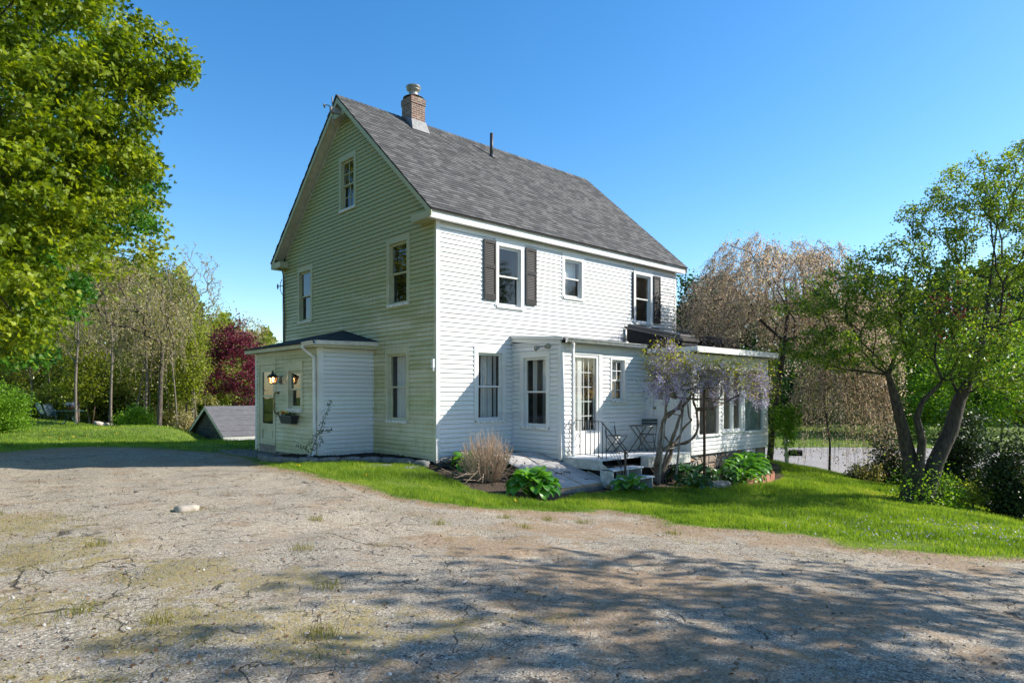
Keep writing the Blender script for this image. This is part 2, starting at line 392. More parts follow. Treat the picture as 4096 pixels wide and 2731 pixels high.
def build_each(mb, name, m, parent=None, shift=None, **k):
    """one object per connected piece of the mesh being built"""
    p = list(range(len(mb.v)))
    def find(i):
        while p[i] != i: p[i] = p[p[i]]; i = p[i]
        return i
    for f in mb.f:
        for i in f[1:]: p[find(i)] = find(f[0])
    grp = {}
    for f in mb.f: grp.setdefault(find(f[0]), []).append(f)
    out = []
    for fs in grp.values():
        ids = sorted({i for f in fs for i in f}); mp = {i: j for j, i in enumerate(ids)}; b = MB()
        b.add([tuple(Vector(mb.v[i])-Vector(shift or (0,0,0))) for i in ids], [[mp[i] for i in f] for f in fs]); out.append(b.build(name, m, parent, **k))
    return out
def rough_rock(seed, sx, sy, sz, sub=2, amt=.18):
    """an irregular stone: a subdivided box pushed about with value noise"""
    import bmesh
    r = random.Random(seed); bm = bmesh.new(); bmesh.ops.create_cube(bm, size=1)
    bmesh.ops.subdivide_edges(bm, edges=bm.edges[:], cuts=sub+1, use_grid_fill=True)
    for v in bm.verts:
        p = v.co.copy(); q = p.normalized()*.62
        p = p.lerp(q, .55)
        k = 1+amt*(r.random()-.5)*1.4
        v.co = (p.x*sx*k, p.y*sy*k, p.z*sz*(1+amt*(r.random()-.5)))
    mb = MB(); bm.verts.index_update()
    mb.add([v.co for v in bm.verts], [[v.index for v in f.verts] for f in bm.faces]); bm.free()
    return mb

# ------------------------------------------------------------------ numpy foliage
TMPL = {
 'quad': ([(-.5,0,0),(.5,0,0),(.5,1,0),(-.5,1,0)], [[0,1,2,3]]),
 'oval': ([(0,0,0),(.30,.3,.05),(.26,.68,.04),(0,1,-.05),(-.26,.68,.04),(-.30,.3,.05)], [[0,1,2,3,4,5]]),
 'slim': ([(0,0,0),(.17,.35,.03),(0,1,-.06),(-.17,.35,.03)], [[0,1,2,3]]),
 'maple': ([(0,0,0),(.09,.13,.01),(.36,.03,.0),(.26,.20,.03),(.60,.36,-.05),(.30,.40,.03),(.42,.66,-.03),(.17,.52,.04),(.19,.76,.0),(0,1.04,-.10),
            (-.19,.76,.0),(-.17,.52,.04),(-.42,.66,-.03),(-.30,.40,.03),(-.60,.36,-.05),(-.26,.20,.03),(-.36,.03,.0),(-.09,.13,.01)],
           [[0,1,2,3,4,5,6,7,8,9],[0,9,10,11,12,13,14,15,16,17]]),
 'spray': ([(0,0,0),(.12,.25,.03),(.42,.35,-.02),(.14,.5,.02),(.34,.75,-.03),(0,1,0),(-.34,.72,-.02),(-.13,.5,.03),(-.42,.3,-.03),(-.1,.22,.02)], [[0,1,2,3,4,5,6,7,8,9]]),
}
def leaves_mesh(name, P, size, mat, parent=None, tmpl='oval', up=.6, rng=RNG, tint=None, hang=0.0, normal=None, origin=(0,0,0)):
    P = np.asarray(P, float).reshape(-1,3) - np.asarray(origin, float)
    n = len(P); tv, tf = TMPL[tmpl]; tv = np.array(tv)
    nv = rng.normal(size=(n,3)); nv[:,2] += up*2
    if normal is not None: nv = nv*.55 + normal
    nv /= np.linalg.norm(nv, axis=1)[:,None]
    g = rng.normal(size=(n,3)); g[:,2] -= hang*2
    y = g - nv*(g*nv).sum(1)[:,None]; y /= np.linalg.norm(y, axis=1)[:,None]+1e-9
    x = np.cross(y, nv)
    s = (np.asarray(size)*np.ones(n))*rng.uniform(.7,1.25,n)
    W = P[:,None,:] + s[:,None,None]*(x[:,None,:]*tv[None,:,0,None] + y[:,None,:]*tv[None,:,1,None] + nv[:,None,:]*tv[None,:,2,None])
    k = len(tv); t = rng.random(n) if tint is None else np.clip(tint + rng.normal(0,.16,n), 0, 1)
    return raw_mesh(name, W.reshape(-1,3), tf, k, n, np.repeat(t, k), mat, parent)
def raw_mesh(name, verts, tf, k, n, tint, mat, parent=None, smooth=False):
    me = bpy.data.meshes.new(name)
    me.vertices.add(len(verts)); me.vertices.foreach_set('co', np.ascontiguousarray(verts, np.float32).ravel())
    lens = np.tile([len(f) for f in tf], n); flat = np.concatenate([np.array(f) for f in tf])
    loops = (np.arange(n)[:,None]*k + flat[None,:]).ravel()
    me.loops.add(len(loops)); me.loops.foreach_set('vertex_index', loops.astype(np.int32))
    me.polygons.add(len(lens)); st = np.concatenate([[0], np.cumsum(lens)[:-1]])
    me.polygons.foreach_set('loop_start', st.astype(np.int32))
    try: me.polygons.foreach_set('loop_total', lens.astype(np.int32))
    except Exception: pass
    a = me.attributes.new('tint', 'FLOAT', 'POINT'); a.data.foreach_set('value', tint.astype(np.float32))
    me.update(calc_edges=True); me.validate()
    return link(name, me, mat, parent, smooth)
def blades(name, P, h, w, mat, parent=None, lean=.35, rng=RNG, tint=None, origin=(0,0,0)):
    P = np.asarray(P, float) - np.asarray(origin, float); n = len(P)
    a = rng.uniform(0, 2*np.pi, n); d = np.c_[np.cos(a), np.sin(a), np.zeros(n)]
    b = rng.uniform(0, 2*np.pi, n); l = np.c_[np.cos(b), np.sin(b), np.zeros(n)]*(rng.random(n)*lean)[:,None]
    hh = (np.asarray(h)*np.ones(n))*rng.uniform(.55,1.3,n)
    up = np.array([0,0,1.0])
    v0 = P-d*(w/2); v1 = P+d*(w/2); m = P+(l*.35+up*.55)*hh[:,None]; v2 = m+d*(w*.32); v3 = m-d*(w*.32); v4 = P+(l+up)*hh[:,None]
    W = np.stack([v0,v1,v2,v3,v4],1).reshape(-1,3)
    t = rng.random(n) if tint is None else np.clip(tint+rng.normal(0,.15,n),0,1)
    return raw_mesh(name, W, [[0,1,2,3],[3,2,4]], 5, n, np.repeat(t,5), mat, parent)

# ------------------------------------------------------------------ trees
def grow(rng, trunk, targets, bal=.35):
    """join every target to the growing skeleton by the cheapest link; trunk = list of points"""
    T = np.asarray(targets); n = len(T)
    nodes = [np.asarray(p, float) for p in trunk]; par = [-1]+list(range(len(trunk)-1))
    path = [0.0]
    for i in range(1, len(nodes)): path.append(path[-1]+np.linalg.norm(nodes[i]-nodes[i-1]))
    best = np.full(n, 1e9); bi = np.zeros(n, int); done = np.zeros(n, bool)
    def upd(i):
        d = np.linalg.norm(T-nodes[i], axis=1); c = d + bal*path[i]
        k = c < best; best[k] = c[k]; bi[k] = i
    first = max(1, int(len(trunk)*.35)) if len(trunk) > 2 else 0
    for i in range(first, len(nodes)): upd(i)
    for _ in range(n):
        b = np.where(done, 1e9, best); j = int(np.argmin(b)); done[j] = True
        q = bi[j]; p0 = nodes[q]; p1 = T[j]; L = np.linalg.norm(p1-p0)
        m = max(1, int(L/.45)); prev = q
        for s in range(1, m+1):
            p = p0+(p1-p0)*s/m
            if s < m: p = p + rng.normal(0, .05*L/m**.5, 3)
            nodes.append(p); par.append(prev); path.append(path[prev]+L/m); prev = len(nodes)-1
            if s == m or s % 2 == 0: upd(prev)
    return np.array(nodes), np.array(par)
def radii(nodes, par, tip=.006, e=2.3, rmax=None):
    n = len(nodes); acc = np.zeros(n)
    for i in range(n-1, 0, -1):
        if acc[i] == 0: acc[i] = tip**e
        acc[par[i]] += acc[i]
    if acc[0] == 0: acc[0] = tip**e
    r = acc**(1/e)
    if rmax: r = r*(rmax/r[0]) if r[0] > rmax else r
    return np.maximum(r, tip*.6)
def wood(name, nodes, par, r, mat, parent, origin, flare=1.25):
    n = len(nodes); kids = [[] for _ in range(n)]
    for i in range(1, n): kids[par[i]].append(i)
    mb = MB(); O = np.asarray(origin)
    stack = [(0, None)]
    while stack:
        s, pre = stack.pop()
        ch = [pre] if pre is not None else []; ch.append(s); cur = s
        while kids[cur]:
            ks = sorted(kids[cur], key=lambda i: -r[i])
            for k in ks[1:]: stack.append((k, cur))
            cur = ks[0]; ch.append(cur)
        if len(ch) < 2: continue
        rr = [r[i] for i in ch]
        if pre is not None: rr[0] = min(r[pre], rr[1]*1.15)
        else: rr[0] *= flare
        mx = max(rr); mb.tube([nodes[i]-O for i in ch], rr, 12 if mx > .09 else 6 if mx > .03 else 4 if mx > .012 else 3, cap=False, jit=.16 if mx > .09 else 0)
    return mb.build(name, mat, parent, smooth=True)
def blob_pts(rng, n, blobs, shell=.5):
    """points in ellipsoids; blob = (vx, vy, D, rvx, rvy, rD[, weight])"""
    w = np.array([(b[6] if len(b) > 6 else 1)*(b[3]*b[4]*b[5])**.67 for b in blobs]); w /= w.sum()
    out = []
    for b, c in zip(blobs, rng.multinomial(n, w)):
        d = rng.normal(size=(c,3)); d /= np.linalg.norm(d, axis=1)[:,None]
        rad = rng.random(c)**(1/3.); rad = rad*(1-shell)+shell*rad**.3
        q = d*rad[:,None]; s = V2S*b[2]/F
        P = at(b[0], b[1], b[2])
        out.append(P + RT*(q[:,0]*b[3]*s)[:,None] + np.array([0,0,1.])*(q[:,1]*b[4]*s)[:,None] + FW*(q[:,2]*b[5])[:,None])
    return np.concatenate(out)
def tree(name, label, cat, trunk, blobs, nt, nl, lsize, lmat, bmat, tmpl='oval', spread=.28, tip=.006, bal=.35, rmax=None, up=.5,
         seed=1, group=None, shell=.5, hang=0., tintz=None, strands=None, extra=None, crown='crown', keep=1.0, thick=1.0):
    rng = np.random.default_rng(seed)
    T = blob_pts(rng, nt, blobs, shell)
    if extra is not None: T = np.concatenate([T, extra])
    nodes, par = grow(rng, trunk, T, bal); r = radii(nodes, par, tip, rmax=rmax)*thick
    base = np.asarray(trunk[0]); root = empty(name, base, label, cat, group)
    wood('trunk', nodes, par, r, bmat, root, base)
    thin = np.where(r < tip*3.2)[0]; thin = thin[thin >= len(trunk)]
    if keep < 1: thin = rng.choice(thin, int(len(thin)*keep), replace=False)
    if nl and len(thin):
        i = rng.choice(thin, nl); u = rng.random(nl)[:,None]
        P = nodes[i]*u + nodes[par[i]]*(1-u) + rng.normal(0, 1, (nl,3))*np.array([spread,spread,spread*.7])
        tn = None
        cl = rng.random(len(nodes))
        tn = cl[i]*.7+.15
        leaves_mesh(crown, P, lsize, lmat, root, tmpl, up, rng, tn, hang, origin=base)
    if strands: strands(rng, nodes, par, r, root, base)
    return root
# ------------------------------------------------------------------ ground
DRIVE = np.array([(-60,9),(-30,9.6),(-14,9.7),(-9.5,10.1),(-7.5,10.0),(-6.4,10.9),(-5.3,10.9),(-4.4,9.7),(-3.75,8.6),(-2.95,7.7),(-2.55,6.9),(-2.7,4.6),(-3.08,3.4),
 (-3.2,2.2),(-3.27,1.1),(-3.25,-.15),(-3.08,-1.3),(-2.93,-2.3),(-2.9,-3.4),(-2.55,-4.2),(-2.0,-4.62),(-1.16,-4.8),(.1,-5.2),(.2,-6.0),(-.34,-6.9),(.11,-7.55),
 (.5,-8.75),(.16,-9.45),(.9,-10.3),(1.66,-11.0),(3.2,-12.2),(6.5,-14.5),(12,-18),(14,-30),(-60,-40)])
MULCH = np.array([(-1.55,4.9),(-2.45,4.3),(-2.62,3.4),(-2.6,2.6),(-2.35,1.85),(-1.5,1.55),(-.65,1.2),(-.45,.45),(-.2,.0),(0,-.1),(.3,.3),(.3,5)])
BED = np.array([(-.3,-.1),(-.75,-1.2),(-.9,-2.4),(-.8,-3.4),(-.2,-3.95),(.8,-3.7),(2.0,-3.75),(3.3,-4.2),(4.6,-4.75),(6.2,-5.0),(7.4,-5.05),(8.4,-4.7),(9.3,-4.2),(10.4,-3.5),(10.2,-2.5),(6,-1.5),(2,0),(0,.3)])
_r = lambda px, D: tuple(at(px/V2S, 900, D)[:2])
ROAD = np.array([_r(2750,23.6),_r(3103,23.9),_r(3400,23.4),_r(3700,21.5),_r(4096,18.0),_r(4500,16.5),_r(5200,17),_r(5200,33),_r(4096,36.5),_r(3400,36.2),_r(2950,36.8),_r(2400,40),_r(2400,27)])
def sdist(P, poly):
    x, y = P[:,0], P[:,1]; d = np.full(len(P), 1e9); ins = np.zeros(len(P), bool)
    m = len(poly)
    for i in range(m):
        a, b = poly[i], poly[(i+1) % m]; ab = b-a
        t = np.clip(((x-a[0])*ab[0]+(y-a[1])*ab[1])/(ab@ab), 0, 1)
        d = np.minimum(d, np.hypot(x-a[0]-t*ab[0], y-a[1]-t*ab[1]))
        c = (a[1] > y) != (b[1] > y)
        with np.errstate(divide='ignore', invalid='ignore'):
            ins ^= c & (x < (b[0]-a[0])*(y-a[1])/(b[1]-a[1])+a[0])
    return np.where(ins, d, -d)
_g = np.random.default_rng(5)
_wv = [( _g.normal(0,1,2)*f, _g.uniform(0,6.28), a) for f, a in [(.5,1),(.7,1),(1.1,.8),(1.6,.7),(2.3,.5),(3.3,.4),(4.5,.3)] for _ in range(3)]
def wob(P):
    s = np.zeros(len(P))
    for k, ph, a in _wv: s += a*np.sin(P[:,0]*k[0]+P[:,1]*k[1]+ph)
    return s/4.0
MOSS = [(-8.6,-2.5,1.1,.9),(-8.4,-4.6,1.1,.9),(-7.5,-6.2,.8,1.0),(-6.9,-7.0,.7,.8),(-7.9,-7.8,.8,.9),(-7.2,-8.6,.8,.95),(-6.6,-9.0,.7,.7),(-8.8,-6.6,.8,.7),(-6.4,-2.6,.35,.9),(-2.6,-5.6,.5,.5),(-3.6,-6.2,.5,.45),(-1.4,-8.0,.7,.5),(-.8,-9.6,.6,.4),(-9.2,-8.6,.9,.9),(-5.9,-9.4,.5,.55)]
SAND = [(-4.2,-7.0,1.2,.8),(-4.3,-9.0,1.3,.9),(-5.3,-9.5,.9,.8),(-2.6,-6.4,1.1,.8),(-1.2,-6.6,1.0,.8),(-.7,-7.6,.8,.8),(-3.4,-8.2,.9,.6),(-3.0,3.0,.5,.5),(-6,10.2,1.8,.9),(-4,9.2,1.2,.7),(-9,9.3,2,.8),(-6.4,-8.9,.6,.5),(-2.2,-8.8,1.0,.5),(-.2,-7.2,.7,.9),(-.2,-8.6,.7,.8),(.3,-10.6,.9,.7),(-1.6,-5.2,.8,.8),(-5.6,-10.6,1.2,.7),(-3.6,-10.6,1.4,.75),(-7.4,-9.6,.8,.6)]
def blobf(P, L):
    s = np.zeros(len(P))
    for x, y, r, a in L: s = np.maximum(s, a*np.exp(-((P[:,0]-x)**2+(P[:,1]-y)**2)/(2*(r*.75)**2)))
    return s
def lines(segs): return np.unique(np.round(np.concatenate([np.arange(a, b, s) for a, b, s in segs]), 4))
gx = lines([(-500,-120,60),(-120,-40,12),(-40,-18,1.4),(-18,-11,.3),(-11,10.6,.11),(10.6,14,.22),(14,36,.4),(36,60,2),(60,130,10),(130,500.1,60)])
gy = lines([(-500,-120,60),(-120,-40,12),(-40,-18,1.6),(-18,-13.5,.3),(-13.5,5,.11),(5,12.5,.2),(12.5,34,.5),(34,60,2),(60,130,10),(130,500.1,60)])
GX, GY = np.meshgrid(gx, gy, indexing='ij'); GP = np.c_[GX.ravel(), GY.ravel()]
W1 = wob(GP)
dD = sdist(GP, DRIVE) + W1*.16; dM = sdist(GP, MULCH) + W1*.03; dB = sdist(GP, BED)+W1*.12; dR = sdist(GP, ROAD)+W1*.05
GZ = HT(GP[:,0], GP[:,1])
near = np.exp(-((GP[:,0]+5)**2+(GP[:,1]+6)**2)/300)
GZ = GZ + near*W1*.012 - np.clip(dD,0,.25)*.08 + np.where(dM > 0, np.clip(dM,0,.3)*.35*(1+W1*.3), 0) - np.where(GP[:,1] < -2.9, np.clip(dB,0,.3)*.22, 0) - near*np.maximum(0, np.exp(-((GP[:,0]+3.7)**2+(GP[:,1]+8.6)**2)/.5))*.05
_h = np.random.default_rng(9)
for _ in range(26):
    wl = _h.uniform(.35,1.5); th = _h.uniform(0,6.28); GZ = GZ + np.where(dD > .1, 1, .25)*near*.0022*wl**.6*np.sin(6.283/wl*(GP[:,0]*np.cos(th)+GP[:,1]*np.sin(th))+_h.uniform(0,6.28)+W1*1.5)
nx, ny = len(gx), len(gy)
ix, iy = np.meshgrid(np.arange(nx-1), np.arange(ny-1), indexing='ij'); q = (ix*ny+iy).ravel()
FA = np.stack([q, q+ny, q+ny+1, q+1], 1)
fc = lambda a: a[FA].mean(1)
cls = np.zeros(len(FA), int)
cls[fc(dR) > 0] = 3; cls[fc(dD) > 0] = 1; cls[(fc(dB) > 0)] = 4; cls[(fc(dM) > 0)] = 2
moss = blobf(GP, MOSS); sand = blobf(GP, SAND)

def ground_mat():
    m, nt, b = new_mat('yard_ground')
    A = lambda nme: N(nt, 'ShaderNodeAttribute', attribute_name=nme).outputs['Fac']
    co = coord(nt)
    big = noise(nt, co, .55, 5); mid = noise(nt, co, 3.0, 5, .65); fine = noise(nt, co, 26, 4, .7); grit = noise(nt, co, 95, 3, .8)
    # asphalt with exposed aggregate
    vo = N(nt, 'ShaderNodeTexVoronoi'); vo.inputs['Scale'].default_value = 105; nt.links.new(co, vo.inputs['Vector'])
    sp = N(nt, 'ShaderNodeSeparateColor'); nt.links.new(vo.outputs['Color'], sp.inputs[0])
    vo2 = N(nt, 'ShaderNodeTexVoronoi'); vo2.inputs['Scale'].default_value = 38; nt.links.new(co, vo2.inputs['Vector'])
    sp2 = N(nt, 'ShaderNodeSeparateColor'); nt.links.new(vo2.outputs['Color'], sp2.inputs[0])
    asp = ramp(nt, sp.outputs[0], [(0,(.11,.094,.073)),(.3,(.255,.22,.17)),(.7,(.345,.30,.235)),(.9,(.46,.41,.33)),(1,(.62,.57,.48))])
    asp = mixc(nt, 1.0, asp, ramp(nt, fine, [(.25,(.52,.52,.52)),(.5,(1,1,1)),(.75,(1.35,1.32,1.28))]), 'MULTIPLY')
    asp = mixc(nt, 1.0, asp, ramp(nt, big, [(.3,(.72,.71,.70)),(.45,(.95,.95,.95)),(.55,(1.02,1.0,.98)),(.7,(1.2,1.17,1.12))]), 'MULTIPLY')
    asp = mixc(nt, mth(nt,'MULTIPLY', sstep(nt, mid, .56, .74), .5), asp, (.09,.085,.078))
    # sandy dirt
    dirt = ramp(nt, fine, [(.25,(.15,.095,.055)),(.55,(.31,.215,.13)),(.8,(.45,.335,.215))])
    dirt = mixc(nt, mth(nt,'MULTIPLY', sstep(nt, sp2.outputs[1], .86, .95), .7), dirt, asp)
    dirt = mixc(nt, mth(nt,'MULTIPLY', sstep(nt, sp.outputs[1], .8, .97), .6), dirt, (.06,.05,.045))
    sa = A('sand'); k = sstep(nt, mth(nt,'ADD', sa, mth(nt,'MULTIPLY', mth(nt,'SUBTRACT', mid, .5), 1.6)), .34, .72)
    c = mixc(nt, mth(nt,'MULTIPLY',k,.85), asp, dirt)
    # stray dirt films everywhere
    c = mixc(nt, mth(nt,'MULTIPLY', sstep(nt, noise(nt, co, 1.4, 6, .7), .48, .70), .7), c, dirt)
    # cracks
    wp = N(nt, 'ShaderNodeVectorMath', operation='ADD'); ns = N(nt, 'ShaderNodeTexNoise'); ns.inputs['Scale'].default_value = 1.8; ns.inputs['Detail'].default_value = 5
    nt.links.new(co, ns.inputs['Vector']); sc = N(nt, 'ShaderNodeVectorMath', operation='SCALE'); sc.inputs[3].default_value = .85
    nt.links.new(ns.outputs['Color'], sc.inputs[0]); nt.links.new(co, wp.inputs[0]); nt.links.new(sc.outputs[0], wp.inputs[1])
    flat = N(nt, 'ShaderNodeMapping'); flat.inputs['Scale'].default_value = (1,1,0); nt.links.new(wp.outputs[0], flat.inputs[0])
    cr = 0
    for s, w, lo in ((.42,.005,.40),(1.25,.0058,.48),(2.7,.0055,.52),(6.5,.0045,.55)):
        ve = N(nt, 'ShaderNodeTexVoronoi', feature='DISTANCE_TO_EDGE'); ve.inputs['Scale'].default_value = s; nt.links.new(flat.outputs[0], ve.inputs['Vector'])
        e = mth(nt,'MULTIPLY', sstep(nt, ve.outputs[0], w*s*1.4, w*s*.3), sstep(nt, noise(nt, co, .9+s*.3, 3), lo, lo+.1))
        cr = e if cr == 0 else mth(nt,'MAXIMUM', cr, e)
        if s < 1:
            halo = mth(nt,'MULTIPLY', sstep(nt, ve.outputs[0], .05, .0), sstep(nt, mid, .5, .62))
            c = mixc(nt, mth(nt,'MULTIPLY', halo, .45), c, mixc(nt, sstep(nt, fine, .45, .6), (.20,.13,.07), (.15,.135,.03)))
    crk = mth(nt,'MULTIPLY', cr, mth(nt,'SUBTRACT', 1.0, mth(nt,'MULTIPLY', k, .9)))
    c = mixc(nt, mth(nt,'MULTIPLY',crk,.88), c, (.035,.03,.026))
    # low moss and thin grass
    mo = A('moss'); km = sstep(nt, mth(nt,'ADD', mo, mth(nt,'MULTIPLY', mth(nt,'SUBTRACT', mid, .5), 1.9)), .42, .80)
    mosc = ramp(nt, fine, [(.25,(.08,.075,.02)),(.5,(.20,.18,.035)),(.8,(.33,.28,.075))])
    c = mixc(nt, mth(nt,'MULTIPLY', mth(nt,'MULTIPLY', km, sstep(nt, fine, .34, .58)), .92), c, mixc(nt, sstep(nt, grit, .42, .6), mosc, dirt))
    # lawn soil under the blades
    soil = ramp(nt, mid, [(.3,(.07,.12,.016)),(.55,(.12,.175,.022)),(.75,(.17,.19,.035))])
    soil = mixc(nt, mth(nt,'MULTIPLY', sstep(nt, fine, .58, .74), .6), soil, (.12,.09,.05))
    bed = ramp(nt, fine, [(.3,(.035,.026,.018)),(.55,(.08,.058,.04)),(.8,(.15,.11,.075))])
    mul = ramp(nt, fine, [(.3,(.012,.009,.007)),(.6,(.035,.025,.018)),(.85,(.075,.05,.035))])
    road = ramp(nt, grit, [(.3,(.27,.245,.225)),(.7,(.37,.34,.315))])
    road = mixc(nt, mth(nt,'MULTIPLY', sstep(nt, big, .45, .6), .25), road, (.20,.19,.19))
    ragged = mth(nt,'ADD', mth(nt,'MULTIPLY', mth(nt,'SUBTRACT', fine, .5), .45), mth(nt,'MULTIPLY', mth(nt,'SUBTRACT', mid, .5), .7))
    dd = mth(nt,'ADD', A('drive'), ragged)
    edge = mixc(nt, sstep(nt, mth(nt,'ADD', dd, mth(nt,'MULTIPLY', mth(nt,'SUBTRACT', mid,.5), .8)), .12, .42), dirt, c)
    out = mixc(nt, sstep(nt, dd, -.10, .10), soil, edge)
    out = mixc(nt, sstep(nt, mth(nt,'ADD', A('road'), mth(nt,'MULTIPLY', ragged, .3)), -.05, .05), out, road)
    out = mixc(nt, sstep(nt, mth(nt,'ADD', A('bed'), ragged), -.06, .08), out, bed)
    out = mixc(nt, sstep(nt, A('mulch'), -.02, .02), out, mul)
    nt.links.new(out, b.inputs['Base Color']); b.inputs['Roughness'].default_value = .92; b.inputs['Specular IOR Level'].default_value = .2
    hgt = mth(nt,'ADD', mth(nt,'ADD', mth(nt,'MULTIPLY', fine, .6), mth(nt,'MULTIPLY', sp.outputs[0], .22)), mth(nt,'SUBTRACT', mth(nt,'MULTIPLY', mid, .9), mth(nt,'MULTIPLY', crk, .9)))
    bump(nt, b, hgt, .75, .02)
    return m
M['ground'] = ground_mat()
def ground_part(name, k):
    sel = FA[cls == k]; ids, inv = np.unique(sel.ravel(), return_inverse=True)
    me = bpy.data.meshes.new(name)
    co = np.c_[GP[ids], GZ[ids]]
    me.vertices.add(len(ids)); me.vertices.foreach_set('co', co.astype(np.float32).ravel())
    me.loops.add(len(inv)); me.loops.foreach_set('vertex_index', inv.astype(np.int32))
    me.polygons.add(len(sel)); me.polygons.foreach_set('loop_start', np.arange(0, len(inv), 4).astype(np.int32))
    for an, arr in (('drive',dD),('mulch',dM),('bed',dB),('road',dR),('moss',moss),('sand',sand)):
        a = me.attributes.new(an, 'FLOAT', 'POINT'); a.data.foreach_set('value', np.clip(arr[ids],-5,5).astype(np.float32))
    me.update(calc_edges=True); me.validate()
    o = link(name, me, M['ground'], None, True); o['kind'] = 'structure'
    return o
for nme, k in (('lawn',0),('driveway',1),('mulch_bed',2),('road',3),('planting_bed',4)): ground_part(nme, k)
_gz = None
def GH(P):
    """height of the built ground sheet (bilinear)"""
    P = np.asarray(P, float).reshape(-1, P.shape[-1] if hasattr(P,'shape') else len(P[0]))
    i = np.clip(np.searchsorted(gx, P[:,0])-1, 0, nx-2); j = np.clip(np.searchsorted(gy, P[:,1])-1, 0, ny-2)
    u = (P[:,0]-gx[i])/(gx[i+1]-gx[i]); v = (P[:,1]-gy[j])/(gy[j+1]-gy[j]); Z = GZ.reshape(nx, ny)
    return Z[i,j]*(1-u)*(1-v)+Z[i+1,j]*u*(1-v)+Z[i,j+1]*(1-u)*v+Z[i+1,j+1]*u*v
def gz(x, y): return float(GH(np.array([[x, y]]))[0])
# ------------------------------------------------------------------ the house
XL, YL, ZW = 10.31, 8.78, 5.87
house = empty('house', (0,0,0), 'white clapboard two storey house with grey shingle gable roof and brick chimney', 'house')
Z = Vector((0,0,1))
PITCH = .1143
def siding(mb, O, U, Nn, u0, u1, z0, z1, holes=(), ufn=None, seed=0, pitch=PITCH):
    O, U, Nn = Vector(O), Vector(U), Vector(Nn); r = random.Random(seed)
    k = 0
    while True:
        zb = z0+k*pitch
        if zb >= z1-1e-4: break
        zt = min(zb+pitch, z1); lvl = {zb, zt}; k += 1
        for h in holes:
            for e in (h[2], h[3]):
                if zb < e < zt: lvl.add(e)
        lvl = sorted(lvl); off0 = .025+r.uniform(-.0015,.0025); wz = r.uniform(-.001,.001)
        of = lambda z: off0-(off0-.003)*(z-zb)/pitch
        for a, c in zip(lvl[:-1], lvl[1:]):
            mid = (a+c)/2
            la, ra = ufn(a) if ufn else (u0,u1); lc, rc = ufn(c) if ufn else (u0,u1)
            if rc < lc: lc = rc = (lc+rc)/2
            ivs = [(la, ra, lc, rc)]
            for h in holes:
                if h[2] < mid < h[3]:
                    nw = []
                    for i in ivs:
                        if h[1] <= min(i[0],i[2]) or h[0] >= max(i[1],i[3]): nw.append(i); continue
                        if h[0] > i[0]: nw.append((i[0],h[0],i[2],h[0]))
                        if h[1] < i[1]: nw.append((h[1],i[1],h[1],i[3]))
                    ivs = nw
            for i in ivs:
                # butt joints of the vinyl lengths
                cuts = [i[0]]
                if i[1]-i[0] > 3.9 and i[0] == i[2]:
                    cuts.append(i[0]+r.uniform(1.2, i[1]-i[0]-1.2))
                for q, st in enumerate(cuts):
                    e0 = cuts[q+1] if q+1 < len(cuts) else i[1]; e1 = cuts[q+1] if q+1 < len(cuts) else i[3]
                    s1 = st if q else i[2]; d = .0022*q
                    p = lambda u, z: O+U*u+Nn*(of(z)+d)+Z*(z+wz)
                    last = abs(c-zt) < 1e-6; cc = c-.014 if last and c-a > .012 else c
                    mb.poly(p(st,a), p(e0,a), p(e1,cc), p(s1,cc))
                    G = lambda u, z, o: O+U*u+Nn*o+Z*(z+wz)
                    if cc != c:   # shadow gap under the next course
                        mb.poly(G(s1,cc,of(cc)+d), G(e1,cc,of(cc)+d), G(e1,cc,-.02), G(s1,cc,-.02)); mb.poly(G(s1,cc,-.02), G(e1,cc,-.02), G(e1,c,-.02), G(s1,c,-.02))
                    if a == zb:
                        mb.poly(G(st,a,-.02), G(e0,a,-.02), G(e0,a,off0+d), G(st,a,off0+d))
class Wall:
    def __init__(s, O, U, Nn): s.O, s.U, s.N = Vector(O), Vector(U), Vector(Nn)
    def P(s, u, z, n=0): return s.O+s.U*u+Z*z+s.N*n
    def box(s, mb, u0, u1, z0, z1, n0, n1):
        mb.obox(s.P(u0,z0,n0), s.U*(u1-u0), Z*(z1-z0), s.N*(n1-n0))
